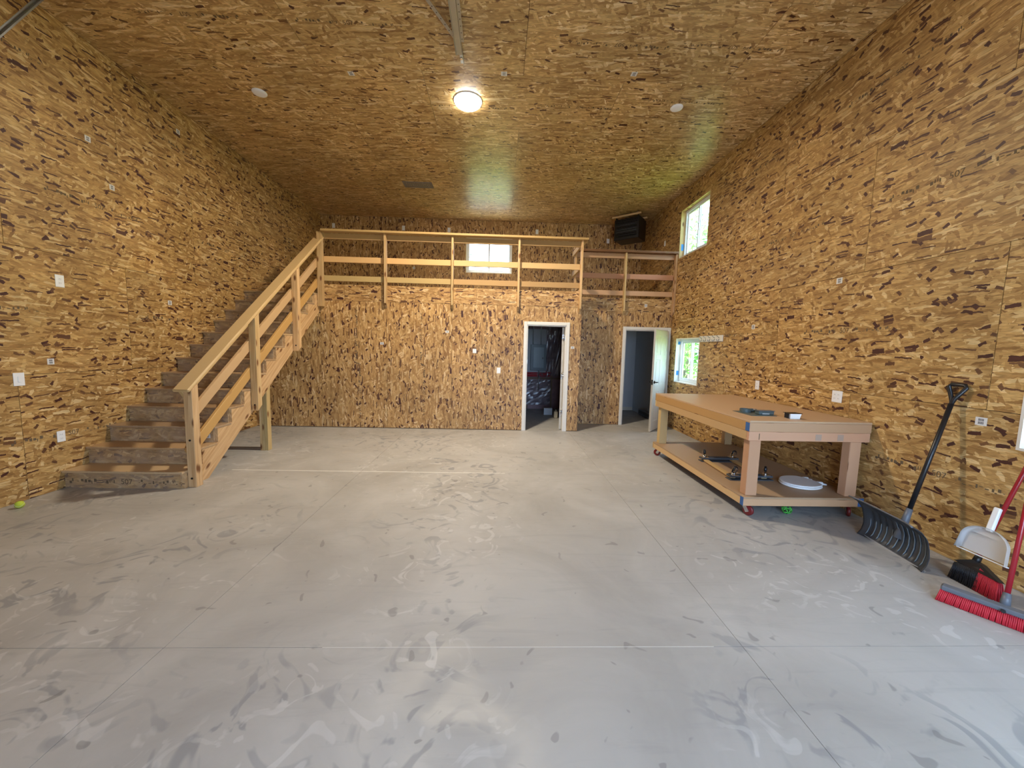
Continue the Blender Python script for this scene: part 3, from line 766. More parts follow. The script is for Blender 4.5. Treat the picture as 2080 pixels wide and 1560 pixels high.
tin(2.80, 4.02, .042, .026, 'smaller open round tin with shiny discs behind the dark case')
cse = thing('flat_case', 'dark grey flat case with rounded end on the workbench sheet', 'case', (2.80, 3.84, TZ+.004))
obj('case_body', B(2.72, 2.885, 3.80, 3.87, TZ+.004, TZ+.040, bev=.006), mDeskG, cse)
obj('case_lid', B(2.715, 2.89, 3.797, 3.873, TZ+.0405, TZ+.046, bev=.002), mGrey, cse)
obj('printed_strip', B(2.755, 2.83, 3.7975, 3.7995, TZ+.010, TZ+.018), mPaper, cse)
cup = thing('paint_tray', 'small white square tub with black rim beside the dark case on the workbench', 'tub', (2.95, 3.64, TZ))
def frustum(bm, cx, cy, z0, z1, a0, b0, a1, b1):
    A = [bm.verts.new((cx+sx*a0, cy+sy*b0, z0)) for sx, sy in ((-1, -1), (1, -1), (1, 1), (-1, 1))]
    Bv = [bm.verts.new((cx+sx*a1, cy+sy*b1, z1)) for sx, sy in ((-1, -1), (1, -1), (1, 1), (-1, 1))]
    bm.faces.new(A); bm.faces.new(Bv)
    for i in range(4): bm.faces.new((A[i], A[(i+1) % 4], Bv[(i+1) % 4], Bv[i]))
    bmesh.ops.recalc_face_normals(bm, faces=bm.faces); return bm
obj('tub_body', frustum(nbm(), 2.95, 3.64, TZ+.0002, TZ+.052, .048, .036, .056, .044), mWhite, cup)
obj('black_rim', B(2.885, 3.015, 3.59, 3.69, TZ+.0525, TZ+.057, bev=.002), mBlack, cup)
obj('dark_end', B(2.8895, 2.8925, 3.61, 3.67, TZ+.004, TZ+.0515), mBlack, cup)

# furniture dolly upside down on the shelf
dl = thing('furniture_dolly', 'wooden furniture dolly lying wheels up on the workbench shelf', 'dolly', (2.82, 4.35, SZ))
for x in (2.62, 2.98): obj('side_rail', board(nbm(), (x, 3.99, SZ+.020), (x+.05, 4.66, SZ+.020), .06, .022), mFir, dl)
for y, dx in ((3.985, 0), (4.66, .05)):
    obj('padded_end', B(2.56+dx, 3.05+dx, y-.045, y+.045, SZ+.0005, SZ+.008+.0), mTape, dl)
    obj('end_board', B(2.565+dx, 3.045+dx, y-.040, y+.040, SZ+.032, SZ+.052, bev=.003), mTape, dl)
for x, y, a in ((2.62, 3.985, .4), (2.98, 3.985, .9), (2.665, 4.66, 1.2), (3.03, 4.66, .2)):
    caster(dl, (x, y), a, .0325, SZ+.0525, mBlack, .024, True)
# toilet seat
ts = thing('toilet_seat', 'white round toilet seat with lid lying flat on the workbench shelf', 'toilet seat', (3.27, 3.84, SZ))
def seat_outline(k, n=40, s=1.0):
    a = 2*PI*k/n; x = math.cos(a)*.215*s; y = math.sin(a)*.18*s
    if x > .12: x = .12+(x-.12)*.45
    return x, y
def disc(z0, z1, s, hole=None, n=40, cx=3.27, cy=3.84, ang=.25):
    bm = nbm(); rings = []
    def rg(s_, z): 
        out = []
        for k in range(n):
            x, y = seat_outline(k, n, s_); out.append(bm.verts.new((cx+x*math.cos(ang)-y*math.sin(ang), cy+x*math.sin(ang)+y*math.cos(ang), z)))
        return out
    rr = [rg(s*.96, z0), rg(s, z0+(z1-z0)*.4), rg(s*.985, z1-.003), rg(s*.94, z1)]
    if hole: rr = rr+[rg(hole, z1), rg(hole, z0)]; rr.append(rr[0])
    for A_, B_ in zip(rr[:-1], rr[1:]):
        for k in range(n): bm.faces.new((A_[k], A_[(k+1) % n], B_[(k+1) % n], B_[k])).smooth = True
    if not hole: bm.faces.new(rr[0]); bm.faces.new(rr[-1])
    bmesh.ops.recalc_face_normals(bm, faces=bm.faces); return bm
obj('seat_ring', disc(SZ+.004, SZ+.024, 1.0, .6), mWhite, ts)
obj('lid', disc(SZ+.027, SZ+.043, .99), mWhite, ts)
for s_ in (-1, 1):
    cx, cy = 3.27+.165*math.cos(.25)-s_*.075*math.sin(.25), 3.84+.165*math.sin(.25)+s_*.075*math.cos(.25)
    h = obj('hinge_block', B(cx-.02, cx+.035, cy-.018, cy+.018, SZ+.002, SZ+.045, bev=.006), mWhite, ts)
    obj('bolt', cyl(nbm(), (cx+.035, cy, SZ+.02), (cx+.075, cy-.01, SZ+.016), .010, seg=10), mWhite, h)
# balls
bm = sphere(nbm(), (-4.43, 3.52, .033), .033, 24)
tb = thing('tennis_ball', 'yellow green tennis ball on the floor at the foot of the left wall', 'ball', (-4.43, 3.52, 0))
obj('felt', bm, mYG, tb)
sm = [(-4.43+.0332*math.cos(t)*math.cos(.42*math.sin(2*t)), 3.52+.0332*math.sin(t)*math.cos(.42*math.sin(2*t)), .033+.0332*math.sin(.42*math.sin(2*t))) for t in [2*PI*i/40 for i in range(40)]]
obj('seam', tube(nbm(), sm, .0012, 5, True), mPaper, tb)
pb = thing('perforated_ball', 'green openwork plastic ball on the floor under the workbench', 'ball', (2.92, 3.56, 0))
bm = bmesh.new(); bmesh.ops.create_icosphere(bm, subdivisions=1, radius=.043, matrix=Matrix.Translation((2.92, 3.56, .0475)))
b2 = nbm()
for e_ in bm.edges: tube(b2, [e_.verts[0].co.copy(), ((e_.verts[0].co+e_.verts[1].co)/2-Vector((2.92, 3.56, .0475))).normalized()*.043+Vector((2.92, 3.56, .0475)), e_.verts[1].co.copy()], .0045, 6)
bm.free(); obj('lattice', b2, mGreenP, pb)

# ------------------------------------------------------------ snow shovel
sh = thing('snow_shovel', 'black snow shovel leaning on the right wall near the workbench', 'shovel', (3.28, 2.86, 0))
a0, a1 = Vector((3.285, 3.155, 0)), Vector((3.20, 2.56, 0))
dv = (a1-a0).normalized(); nv = Vector((-dv.y, dv.x, 0));  nv = nv if nv.x > 0 else -nv   # nv points to the wall
prof = [(0, .004), (.035, .05), (.055, .11), (.055, .18), (.03, .25), (-.02, .305), (-.10, .345)]
def interp(t):
    t *= len(prof)-1; i = min(int(t), len(prof)-2); q = t-i
    return prof[i][0]*(1-q)+prof[i+1][0]*q, prof[i][1]*(1-q)+prof[i+1][1]*q
bm = nbm(); U, Vn = 61, 24; LB = (a1-a0).length
def pt(i, j, off):
    s = i/(U-1); w = s*LB; o_, z = interp(j/(Vn-1))
    bow = -.05*(abs(2*s-1)**6)
    rib = .005*math.cos(s*2*PI*10)
    hgt = z*(1+.0*s)
    return a0+dv*w+nv*(o_+bow*(1-abs(.5-j/(Vn-1)))+off+rib*math.sin(PI*min(1, j/(Vn-1)*1.2)))+Vector((0, 0, hgt))
G = [[[bm.verts.new(pt(i, j, off)) for j in range(Vn)] for i in range(U)] for off in (0, .005)]
for k in (0, 1):
    for i in range(U-1):
        for j in range(Vn-1): bm.faces.new((G[k][i][j], G[k][i+1][j], G[k][i+1][j+1], G[k][i][j+1])).smooth = True
for i in range(U-1):
    for j in (0, Vn-1): bm.faces.new((G[0][i][j], G[0][i+1][j], G[1][i+1][j], G[1][i][j]))
for j in range(Vn-1):
    for i in (0, U-1): bm.faces.new((G[0][i][j], G[0][i][j+1], G[1][i][j+1], G[1][i][j]))
bmesh.ops.recalc_face_normals(bm, faces=bm.faces)
bl = obj('blade', bm, mBlade, sh)
for k in range(11):
    s = .08+k*.083
    if s > .97: continue
    i = int(round(s*(U-1))); pts = [pt(i, j, -.004) for j in range(2, 17 if k > 4 else 12)]
    obj('rib', tube(nbm(), pts, [.0015]+[.0042]*(len(pts)-2)+[.0015], 6), mBladeR, bl)
obj('wear_strip', board(nbm(), a0+nv*.002+Vector((0, 0, .008)), a1+nv*.002+Vector((0, 0, .008)), .006, .014, side=nv, bev=0), mAlu, bl)
tp = [pt(i, Vn-1, .002) for i in range(0, U, 4)]
obj('top_lip', tube(nbm(), tp, .006, 8), mGrey, bl)
hb = a0+dv*LB*.5+nv*.06+Vector((0, 0, .14)); htop = Vector((3.575, 2.835, 1.24))
hd = (htop-hb).normalized()
obj('socket', tube(nbm(), [hb-hd*.02, hb+hd*.16, hb+hd*.24], [.034, .024, .021], 14), mGrey, sh)
obj('shaft', cyl(nbm(), hb+hd*.14, htop, .0165, seg=16), mBlack, sh)
sd = Vector((0, -1, 0)); sd = (sd-hd*sd.dot(hd)).normalized()
gp = [htop-hd*.03, htop+hd*.04+sd*.010, htop+hd*.135+sd*.058, htop+hd*.155+sd*.045, htop+hd*.158-sd*.045, htop+hd*.135-sd*.058, htop+hd*.04-sd*.010]
obj('d_grip', tube(nbm(), gp, .0145, 12, True), mBlack, sh)

# ------------------------------------------------------------ angle broom with clip-on dustpan
ab = thing('angle_broom', 'red handled angle broom with black head standing behind the push broom', 'broom', (3.36, 2.37, 0))
h0, h1 = Vector((3.37, 2.40, .20)), Vector((3.60, 2.27, 1.35))
hd = (h1-h0).normalized()
obj('handle', cyl(nbm(), h0, h1, .0125, seg=14), mRed, ab)
obj('collar', cyl(nbm(), h0-hd*.03, h0+hd*.03, .022, .018, 14), mBlack, ab)
def prism(bm, P0, P1, P2, P3, t, n_):
    n_ = Vector(n_).normalized()*t
    A = [bm.verts.new(Vector(p)-n_) for p in (P0, P1, P2, P3)]; Bv = [bm.verts.new(Vector(p)+n_) for p in (P0, P1, P2, P3)]
    bm.faces.new(A); bm.faces.new(Bv[::-1])
    for i in range(4): bm.faces.new((A[i], Bv[i], Bv[(i+1) % 4], A[(i+1) % 4]))
    bmesh.ops.recalc_face_normals(bm, faces=bm.faces); return bm
nb = (1, -.12, -.22)
hdm = obj('head', prism(nbm(), (3.352, 2.50, .135), (3.36, 2.40, .195), (3.36, 2.355, .185), (3.335, 2.235, .13), .020, nb), mBlack, ab)
def bristle_block(x0, y0, x1, y1, zt0, zt1, th, n, m, parent, spread=0.03, name='bristles'):
    bm = nbm(); rn = random.Random(5)
    for i in range(n):
        for r_ in range(4):
            t = (i+.5)/n; x = x0+(x1-x0)*t; y = y0+(y1-y0)*t; zt = zt0+(zt1-zt0)*t
            d = Vector((x1-x0, y1-y0, 0)).normalized(); q = Vector((-d.y, d.x, 0))
            o_ = (r_-1.5)*th*.75; sp = (r_-1.5)*spread*.4; sl = (t-.5)*spread
            a = Vector((x, y, 0))+q*o_+Vector((0, 0, zt)); b_ = Vector((x, y, .002))+q*(o_+sp)+d*sl+d*rn.uniform(-.002, .002)
            cyl(bm, b_, a, (abs(x1-x0)+abs(y1-y0))/n*.46, (abs(x1-x0)+abs(y1-y0))/n*.40, 5)
    o = obj(name, bm, m, parent); o['kind'] = 'stuff'; return o
bristle_block(3.352, 2.50, 3.345, 2.355, .125, .165, .012, 26, mBlack, ab)
bristle_block(3.345, 2.350, 3.335, 2.24, .165, .12, .012, 20, mRedB, ab)
dp = thing('dustpan', 'white dustpan clipped on the red broom handle by the right wall', 'dustpan', (3.36, 2.39, .25))
c0 = Vector((3.335, 2.345, .262)); ex = Vector((0, -.97, -.0)).normalized(); ez = (hd - ex*hd.dot(ex)).normalized(); en = ex.cross(ez).normalized()
if en.x > 0: en = -en
sk = Vector((0, 0, 0))
def dpp(u, v, w): return c0+ex*u+ez*v+en*w
bm = nbm(); pts = []
for k in range(25):
    a = PI*k/24; pts.append((-.125*math.cos(a), .085+.105*math.sin(a)))
out = [(-.135, -.01)]+pts+[(.135, -.01)]
def ringp(s, w, dy=0): return [bm.verts.new(dpp(u*s, (v-.06)*s+.06+dy, w)) for u, v in out]
ra, rb, rc, rd = ringp(1, .045), ringp(.97, .012), ringp(.90, .008), ringp(1.0, .006)
n = len(out)
for A_, B_ in ((ra, rb),):
    for k in range(n-1): bm.faces.new((A_[k], A_[k+1], B_[k+1], B_[k])).smooth = True
for k in range(n-1): bm.faces.new((rb[k], rb[k+1], rc[k+1], rc[k])).smooth = True
bm.faces.new(rc)
bmesh.ops.solidify(bm, geom=bm.faces[:], thickness=.003)
bmesh.ops.recalc_face_normals(bm, faces=bm.faces)
obj('pan', bm, mWhite, dp)
obj('lip', board(nbm(), dpp(-.136, -.012, .014), dpp(.136, -.012, .014), .02, .006, side=en, bev=.002), mWhite, dp)
obj('clip_handle', board(nbm(), dpp(0, .17, .020), dpp(0, .34, .012), .038, .024, side=ex, bev=.006), mWhite, dp)

# push broom
pbm = thing('push_broom', 'wide push broom with grey block and red bristles leaning by the right wall', 'broom', (3.13, 2.0, 0))
b0, b1 = Vector((2.965, 2.27, 0)), Vector((3.30, 1.73, 0)); bd = (b1-b0).normalized(); bq = Vector((-bd.y, bd.x, 0))
bk = obj('block', board(nbm(), b0+Vector((0, 0, .090)), b1+Vector((0, 0, .090)), .065, .032, side=bq, bev=.008), mGrey, pbm)
bristle_block(b0.x, b0.y, b1.x, b1.y,   .076, .076, .020, 84, mRedB, pbm, .03)
bc = b0.lerp(b1, .40); ht = Vector((3.60, 2.33, 1.25)); s0 = bc+Vector((.035, .02, .10)); hd2 = (ht-s0).normalized()
obj('socket', tube(nbm(), [s0-hd2*.01, s0+hd2*.07], [.024, .018], 12), mGrey, bk)
obj('knob', cyl(nbm(), bc+Vector((-.03, -.02, .088)), bc+Vector((-.040, -.028, .088)), .010, seg=10), mBlack, bk)
obj('handle', cyl(nbm(), s0+hd2*.04, ht, .0125, seg=14), mRed, pbm)

# ------------------------------------------------------------ wall plates and labels
def plate(name, cat, kind, side, pos, label, w=.072, h=.115, group=None):
    """side: left / right / front wall face at given offset"""
    t = thing(name, label, cat, pos, group); x, y, z = pos
    def bx(a0, a1, c0, c1, d0, d1, bev=0):
        if side == 'left': return B(x+d0, x+d1, y+a0, y+a1, z+c0, z+c1, bev=bev)
        if side == 'right': return B(x-d1, x-d0, y+a0, y+a1, z+c0, z+c1, bev=bev)
        return B(x+a0, x+a1, y-d1, y-d0, z+c0, z+c1, bev=bev)
    obj('cover_plate', bx(-w/2, w/2, -h/2, h/2, .0004, .006, .002), mWhite, t)
    if kind == 'outlet':
        n = 2 if w > .1 else 1
        for i in range(n):
            cx = (i-(n-1)/2)*.046
            for cz in (-.021, .021):
                r = obj('receptacle', bx(cx-.015, cx+.015, cz-.013, cz+.013, .006, .0085, .001), mWhite, t)
                for q in (-.006, .006): obj('slot', bx(cx+q-.001, cx+q+.001, cz-.004, cz+.005, .0086, .0090), mInk, r)
    elif kind == 'switch': obj('toggle', bx(-.012, .012, -.028, .028, .006, .012, .002), mWhite, t)
    elif kind == 'blank': obj('screw', bx(-.003, .003, -.003, .003, .006, .0075), mChrome, t)
    return t
plate('outlet_plate', 'outlet', 'outlet', 'left', (L, 4.14, 2.17), 'high white outlet plate on left wall above the middle plate', .08, .125)
plate('switch_plate', 'switch', 'switch', 'left', (L, 3.73, 1.18), 'white plate at the photo left edge on a wall joint', .085, .125)
plate('outlet_plate', 'outlet', 'outlet', 'left', (L, 4.03, .555), 'low white outlet plate on left wall just before the first step', .075, .115)
plate('outlet_plate', 'outlet', 'outlet', 'left', (L, 8.75, 3.10), 'small white outlet plate on the left wall at the loft landing')
plate('outlet_plate', 'outlet', 'outlet', 'right', (R, 5.16, 1.16), 'single white outlet plate on right wall behind the middle of the workbench', .08, .125)
plate('outlet_plate', 'outlet', 'outlet', 'right', (R, 3.90, 1.16), 'double wide white outlet plate above the near end of the workbench', .12, .125)
plate('outlet_plate', 'outlet', 'outlet', 'right', (R, 8.55, 4.0), 'small white plate on the right wall above the loft by the heater')
for x, z, lb in ((-4.26, 4.56, 'leftmost white outlet plate high on the loft back wall'), (-2.51, 4.56, 'second white outlet plate from left high on the loft back wall'),
                 (-1.36, 4.55, 'white outlet plate just left of the loft window'), (.89, 4.58, 'white outlet plate just right of the loft window'), (2.74, 4.41, 'white outlet plate below the black heater')):
    plate('outlet_plate', 'outlet', 'outlet', 'front', (x, D3, z), lb, group='outlet plates on the loft back wall')
plate('outlet_plate', 'outlet', 'switch', 'front', (-.015, D1, 1.16), 'white switch plate on the strand board left of the first door', .07, .11)
plate('thermostat', 'thermostat', 'blank', 'front', (-.48, D1, 1.52), 'small white square thermostat plate on the loft wall', .07, .08)
plate('outlet_plate', 'outlet', 'blank', 'front', (1.60, D2, 1.06), 'dark edged plate beside the recessed wall corner', .05, .08) if False else None
def sticker(wall, side, pos, w=.055, h=.06):
    x, y, z = pos
    def bx(a0, a1, c0, c1, d0, d1):
        if side == 'left': return B(x+d0, x+d1, y+a0, y+a1, z+c0, z+c1)
        if side == 'right': return B(x-d1, x-d0, y+a0, y+a1, z+c0, z+c1)
        if side == 'ceil': return B(x+a0, x+a1, y+c0, y+c1, z-d1, z-d0)
        return B(x+a0, x+a1, y-d1, y-d0, z+c0, z+c1)
    s = obj('paper_label', bx(-w/2, w/2, -h/2, h/2, .0004, .0012), mPaper, wall)
    if s.parent and s.parent.get('kind') == 'structure' or True:
        bm = None
        for c0, c1 in ((.04, .34), (-.34, -.04)):
            for k in range(5):
                a = -.22+k*.10
                q = bx(w*a, w*(a+.055), h*c0, h*c1, .0013, .0018)
                if bm is None: bm = q
                else:
                    me = bpy.data.meshes.new('t'); q.to_mesh(me); q.free(); bm.from_mesh(me); bpy.data.meshes.remove(me)
        obj('print_bars', bm, mInk, s)
    return s
for y, z in ((4.53, 3.77), (4.76, 3.35), (4.0, 1.34), (5.75, 4.5), (5.45, 2.10)): sticker(wl, 'left', (L, y, z), .06, .06)
for y, z in ((4.02, 2.40), (2.68, 1.13), (5.35, 1.98)): sticker(wr, 'right', (R, y, z), .07, .062)
for x, z in ((-2.22, 1.62), (-1.0, 1.87), (1.39, 1.63)): sticker(wf, 'front', (x, D1, z), .065, .045)
sticker(wc, 'front', (3.05, D2, 2.55)); sticker(wb, 'front', (-2.25, D3, 3.58))
for x, y in ((-1.85, 4.9), (-.02, 4.78), (1.5, 4.68)): sticker(ce, 'ceil', (x, y, CE), .07, .07)
sticker(st, 'front', (-3.46, Y0+RUN*2, .46), .06, .05)

# coat hooks
ch = thing('coat_rack', 'white coat rack board with five hooks beside the lower right window', 'coat rack', (R, 6.4, 1.83))
obj('backboard', B(R-.018, R-.0005, 6.06, 6.765, 1.785, 1.89, axis=1, bev=.003), mTrim, ch)
for k in range(5):
    y = 6.15+k*.135
    obj('hook', tube(nbm(), [(R-.018, y, 1.85), (R-.045, y, 1.862), (R-.062, y, 1.885)], [.006, .005, .008], 8), mGal, ch)
    obj('hook', tube(nbm(), [(R-.018, y, 1.83), (R-.03, y, 1.80), (R-.052, y, 1.795), (R-.062, y, 1.82)], [.006, .006, .006, .009], 8), mGal, ch)

# ------------------------------------------------------------ ceiling fittings
def ceil_disc(name, x, y, r, label, m, dome=.012):
    t = thing(name, label, 'light', (x, y, CE), None)
    bm = nbm(); seg = 32; pv = None
    for rad, z in ((r, CE-.0005), (r, CE-.008), (r*.93, CE-.014)):
        rg = [bm.verts.new((x+rad*math.cos(2*PI*k/seg), y+rad*math.sin(2*PI*k/seg), z)) for k in range(seg)]
        if pv:
            for k in range(seg): bm.faces.new((pv[k], pv[(k+1) % seg], rg[(k+1) % seg], rg[k])).smooth = True
        pv = rg
    bm.faces.new(pv); bmesh.ops.recalc_face_normals(bm, faces=bm.faces)
    obj('trim_ring', bm, mWhite, t)
    bm = nbm(); pv = None; K = 8
    for i in range(K+1):
        a = PI/2*i/K; rad = r*.925*math.cos(a); z = CE-.0145-dome*math.sin(a)
        rg = [bm.verts.new((x+rad*math.cos(2*PI*k/seg), y+rad*math.sin(2*PI*k/seg), z)) for k in range(seg)] if i < K else [bm.verts.new((x, y, z))]
        if pv:
            for k in range(seg):
                if len(rg) > 1: bm.faces.new((pv[k], pv[(k+1) % seg], rg[(k+1) % seg], rg[k])).smooth = True
                else: bm.faces.new((pv[k], pv[(k+1) % seg], rg[0])).smooth = True
        pv = rg
    bmesh.ops.recalc_face_normals(bm, faces=bm.faces)
    obj('lens', bm, m, t)
    return t
ceil_disc('ceiling_light', -3.19, 5.33, .088, 'unlit white round ceiling disc left of the lit lamp', mWhite)
ceil_disc('ceiling_light', 2.27, 5.24, .080, 'unlit white round ceiling disc right of the lit lamp', mWhite)
lt = ceil_disc('ceiling_lamp', -.49, 5.30, .19, 'lit round ceiling lamp glowing white in the middle of the ceiling', mLampOn, .07)  # dome built oversize, the bloom around the lamp put into its shape
la = bpy.data.lights.new('lamp', 'AREA'); la.shape = 'DISK'; la.size = .26; la.energy = LAMP_W; la.color = (1.0, .86, .66)
lo = bpy.data.objects.new('lamp_light', la); C.objects.link(lo); lo.parent = lt; lo.location = (0, 0, -.095)
vt = thing('ceiling_vent', 'slatted brown grey ceiling grille above the loft edge', 'vent', (-1.72, 7.95, CE))
obj('frame', grid_panel(nbm(), 'z', CE-.012, .0115, -2.0, -1.42, 7.84, 8.10, [(-1.97, -1.45, 7.865, 8.075)]), mVent, vt)
for k in range(13): obj('slat', B(-1.965+k*.04, -1.935+k*.04, 7.866, 8.074, CE-.010, CE-.003), mVent, vt)
# steel door tracks and hangers
def perf(bm, p0, p1, w, t, n):
    board(bm, p0, p1, w, t, bev=0); return bm
tr = thing('center_door_track', 'galvanised door track hanging under the ceiling with perforated diagonal brace', 'door track', (-.48, 4.0, 4.6))
ca = Vector((-.497, 4.64, CE-.004)); cb = Vector((-.49, 3.9, 4.62)); 
obj('hanger_angle', board(board(nbm(), ca, (-.493, 3.2, 4.735), .035, .003, bev=0), ca+Vector((.018, 0, -.012)), (-.475, 3.2, 4.72), .003, .03, bev=0), mGal, tr)
bm = nbm(); t0 = Vector((-.507, 4.42, 4.742)); t1 = Vector((-.470, .2, 4.60))
board(bm, t0, t1, .055, .003, bev=0); board(bm, t0+Vector((-.028, 0, .014)), t1+Vector((-.028, 0, .014)), .003, .030, bev=0); board(bm, t0+Vector((.028, 0, .014)), t1+Vector((.028, 0, .014)), .003, .030, bev=0)
board(bm, t0+Vector((-.034, 0, -.004)), t1+Vector((-.034, 0, -.004)), .010, .010, bev=.002)
trk = obj('channel_track', bm, mGal, tr)
def punched(p0, p1, w, nm, parent, nh):
    bm = nbm(); board(bm, p0, p1, w, .003, bev=0); o = obj(nm, bm, mGal, parent)
    p0, p1 = Vector(p0), Vector(p1); b2 = nbm()
    for k in range(nh):
        c = p0.lerp(p1, (k+.5)/nh); cyl(b2, c-Vector((0, 0, .0017)), c+Vector((0, 0, .0017)), .006, seg=8)
    obj('punched_hole', b2, mInk, o)['kind'] = 'stuff'; return o
punched((-.458, 4.25, 4.745), (-.405, .5, 4.66), .032, 'perforated_angle', tr, 46)
punched((-.53, 4.22, 4.755), (-.98, 3.35, 4.79), .036, 'diagonal_brace', tr, 14)
obj('bolt', cyl(nbm(), (-.49, 4.46, 4.745), (-.49, 4.46, 4.725), .012, seg=8), mChrome, tr)
tl = thing('left_door_track', 'galvanised hanger strap and track end at the upper left corner', 'door track', (-4.3, 3.6, 4.4))
obj('strap', board(nbm(), (-4.30, 4.0, CE-.003), (-4.30, 3.45, 3.89), .004, .042, side=(1, 0, 0), bev=0), mGal, tl)
obj('strap_flange', board(nbm(), (-4.285, 4.0, CE-.003), (-4.285, 3.45, 3.89), .03, .004, side=(1, 0, 0), bev=0), mGal, tl)
bm = nbm(); board(bm, (-4.30, 3.5, 3.90), (-4.30, .2, 3.84), .004, .055, side=(1, 0, 0), bev=0); board(bm, (-4.275, 3.5, 3.925), (-4.275, .2, 3.865), .05, .004, side=(1, 0, 0), bev=0)
obj('channel_track', bm, mGal, tl)

# black unit heater in the corner above the loft
ht_ = thing('unit_heater', 'black louvered unit heater hung in the right corner above the loft', 'heater', (3.02, 9.25, CE))
ang = math.radians(-40)
Mh = Matrix.Translation((3.06, 9.26, 4.47)) @ Matrix.Rotation(ang, 4, 'Z')
def hb_(name, args, m, parent, bev=0):
    bm = B(*args, bev=bev); bm.transform(Mh); return obj(name, bm, m, parent)
body = hb_('cabinet', (-.30, .30, -.22, .24, -.25, .23), mBlackM, ht_, .008)
for k in range(8):
    bm = B(-.25, .25, -.012, .012, -.002, .002); bm.transform(Mh @ Matrix.Translation((0, -.236, -.17+k*.05)) @ Matrix.Rotation(.7, 4, 'X')); obj('louver', bm, mGrey if k in (2, 3, 5) else mBlackM, body)
hb_('face_frame', (-.27, .27, -.229, -.2205, -.22, -.20), mBlackM, body)
bm = nbm(); cyl(bm, (0, .25, 0), (0, .33, 0), .17, seg=20); bm.transform(Mh); obj('fan_guard', bm, mBlackM, ht_)
hb_('mount_board', (-.36, .34, -.25, -.21, .27, .31), mFir, ht_, .003)
hb_('mount_board', (-.36, .34, .16, .20, .27, .31), mFir, ht_, .003)
for x in (-.27, .25): hb_('bracket', (x, x+.02, -.22, .2, .231, .269), mBlackM, ht_)
for x in (-.25, .25):
    bm = nbm(); cyl(bm, (x, -.23, .31), (x, -.23, .345), .006, seg=8); bm.transform(Mh); obj('hanger_rod', bm, mGal, ht_)

# ------------------------------------------------------------ utility room behind the first door
ut = struct('trim_1', loc=(1.1, D3, 0))
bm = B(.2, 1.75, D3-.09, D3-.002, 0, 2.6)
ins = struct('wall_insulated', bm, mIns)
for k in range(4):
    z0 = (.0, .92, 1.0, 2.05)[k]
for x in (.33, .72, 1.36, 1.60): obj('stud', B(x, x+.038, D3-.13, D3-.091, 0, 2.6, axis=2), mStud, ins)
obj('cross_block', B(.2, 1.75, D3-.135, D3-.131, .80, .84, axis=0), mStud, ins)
rn = random.Random(9)
def film(x0, x1, z0, z1, m=mFilm):
    bm = nbm(); nx, nz_ = 14, 12
    g_ = [[bm.verts.new((x0+(x1-x0)*i/nx, D3-.137-rn.uniform(0, .022), z0+(z1-z0)*j/nz_)) for j in range(nz_+1)] for i in range(nx+1)]
    for i in range(nx):
        for j in range(nz_): bm.faces.new((g_[i][j], g_[i+1][j], g_[i+1][j+1], g_[i][j+1]))
    bmesh.ops.recalc_face_normals(bm, faces=bm.faces); bmesh.ops.solidify(bm, geom=bm.faces[:], thickness=.002)
    return obj('plastic_film', bm, m, ins)
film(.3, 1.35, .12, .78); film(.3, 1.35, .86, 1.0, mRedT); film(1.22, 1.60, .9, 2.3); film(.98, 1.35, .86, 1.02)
obj('backing_board', B(.55, 1.21, D3-.165, D3-.139+.0, .98, 2.10), mBoard, ins)
ep = thing('breaker_panel', 'grey electrical breaker panel on the utility room wall', 'electrical panel', (1.0, D3-.17, 1.05))
obj('cabinet', B(.80, 1.21, D3-.235, D3-.166, 1.03, 1.70, bev=.004), mPanelG, ep)
obj('panel_door', B(.87, 1.15, D3-.243, D3-.2355, 1.10, 1.63, bev=.003), plain('panel_door_grey', (.13, .18, .215), .4), ep)
obj('latch', B(1.10, 1.13, D3-.247, D3-.2432, 1.33, 1.37), mBlack, ep)
for x in (.86, 1.06): tag(obj('conduit', cyl(nbm(), (x, D3-.20, 1.705), (x, D3-.20, 2.55), .011, seg=10), mGal, loc=(x, D3-.2, 1.7)), 'thin grey conduit rising from the breaker panel, %s one' % ('left' if x < 1 else 'right'), 'conduit', 'conduits above the breaker panel')
tag(obj('conduit', cyl(nbm(), (1.03, D3-.20, .5), (1.03, D3-.20, 1.025), .011, seg=10), mGal, loc=(1.03, D3-.2, .5)), 'thin grey conduit dropping below the breaker panel', 'conduit')
for k in range(7): obj('shelf_stud', B(1.68, 1.788, D2+.2+k*.27, D2+.238+k*.27, 0, 2.6, axis=2), mStud, obj_p)
bx_ = thing('storage_box', 'small white cardboard box on the utility room floor', 'box', (1.18, 9.05, 0))
obj('carton', B(1.10, 1.30, 9.0, 9.12, 0, .155, bev=.002), mDry, bx_); obj('lid_flap', B(1.098, 1.302, 8.998, 9.122, .1555, .162), mPaper, bx_)
jg = thing('cream_jug', 'cream plastic jug standing by the utility room door leaf', 'jug', (1.33, 8.62, 0))
obj('jug_body', B(1.29, 1.375, 8.58, 8.66, 0, .16, bev=.012), mCream, jg); obj('jug_neck', cyl(nbm(), (1.332, 8.62, .158), (1.332, 8.62, .20), .02, .016, 12), mCream, jg); obj('cap', cyl(nbm(), (1.332, 8.62, .2005), (1.332, 8.62, .222), .02, seg=12), mBlack, jg)
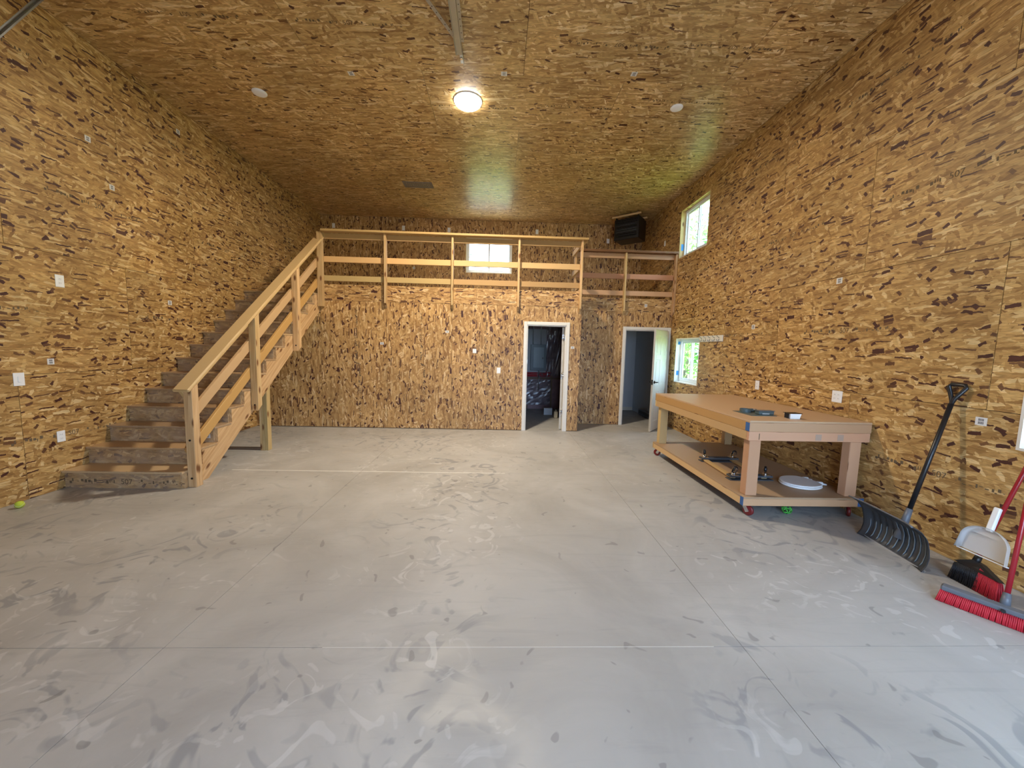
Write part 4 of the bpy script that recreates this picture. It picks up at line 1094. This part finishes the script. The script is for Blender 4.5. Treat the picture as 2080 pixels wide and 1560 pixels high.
# room behind the second door
wd = struct('wall_drywall', B(1.9, R-.001, D3-.02, D3-.002, 0, DK-.07), mDry)
struct('wall_drywall_side', B(R-.022, R-.002, D2+.13, D3-.03, 0, DK-.07), mDryShade)
struct('baseboard_back', B(1.9, R-.03, D3-.034, D3-.021, 0, .09), mTrim)
bx2 = thing('floor_register', 'low dark baseboard heater along the side wall of the second room', 'heater', (3.55, 9.0, 0))
obj('housing', B(3.53, 3.605, 8.5, 9.3, .012, .15, bev=.006), mGrey, bx2); obj('grille', B(3.524, 3.5295, 8.53, 9.27, .05, .12), mBlack, bx2); 
for y in (8.55, 9.22): obj('foot', B(3.54, 3.60, y, y+.04, 0, .0118), mBlack, bx2)

# ------------------------------------------------------------ outside
struct('bounce_yard', B(-14, 3.4, D3+.16, D3+9, -.219, -.12), mGravel)  # unseen pale ground added to bounce whiter light through the loft window
struct('ground', B(-60, 60, -60, 60, -.5, -.22), mGrass)
struct('driveway', B(-8, 8, -30, YF-.16, -.219, -.06), mGravel)
def tree(x, y, h, r, label, m, seed, cat='tree', n=2600, ls=.16):
    t = thing('leafy_tree', label, cat, (x, y, -.22), 'trees outside the windows')
    rn = random.Random(seed)
    obj('trunk', tube(nbm(), [(x, y, -.22), (x+.1, y, h*.3), (x-.05, y+.1, h*.7)], [h*.03, h*.022, h*.008], 10), mBark, t)
    V_, F_ = [], []
    blobs = [(Vector((x+rn.gauss(0, r*.4), y+rn.gauss(0, r*.4), h*(.30+.6*rn.random()))), r*rn.uniform(.35, .6)) for _ in range(14)]
    for k in range(n):
        c, br_ = blobs[rn.randrange(len(blobs))]
        d = Vector((rn.gauss(0, 1), rn.gauss(0, 1), rn.gauss(0, 1))).normalized()*br_*rn.uniform(.6, 1.05)
        p = c+d; a = Vector((rn.gauss(0, 1), rn.gauss(0, 1), rn.gauss(0, 1))).normalized(); b_ = a.orthogonal().normalized()
        s = ls*rn.uniform(.6, 1.3); i = len(V_)
        V_ += [p-a*s, p-b_*s*.45, p+a*s, p+b_*s*.45]; F_.append((i, i+1, i+2, i+3))
    me = bpy.data.meshes.new('foliage'); wl_ = world_loc(t); me.from_pydata([tuple(v-wl_) for v in V_], [], F_); me.materials.append(m)
    o = bpy.data.objects.new('foliage', me); C.objects.link(o); o.parent = t; o['kind'] = 'stuff'
tree(8.6, 17.5, 9.0, 2.6, 'green leafy tree seen through the right windows, nearest one', mLeaf, 1, n=1700)
tree(12.5, 22.0, 12.0, 3.4, 'tall green tree farther off through the right windows', mLeaf2, 2, n=1500)
tree(7.3, 13.5, 3.0, 1.3, 'low green bush outside the lower right window', mLeaf, 3, 'bush', 1500, .12)
tree(-3.4, 24.0, 8.6, 1.5, 'tree crown at the left side of the loft window', mLeaf2, 4, n=1200)
tree(10.5, 4.0, 8.0, 2.6, 'green tree outside the window at the right edge', mLeaf, 6)
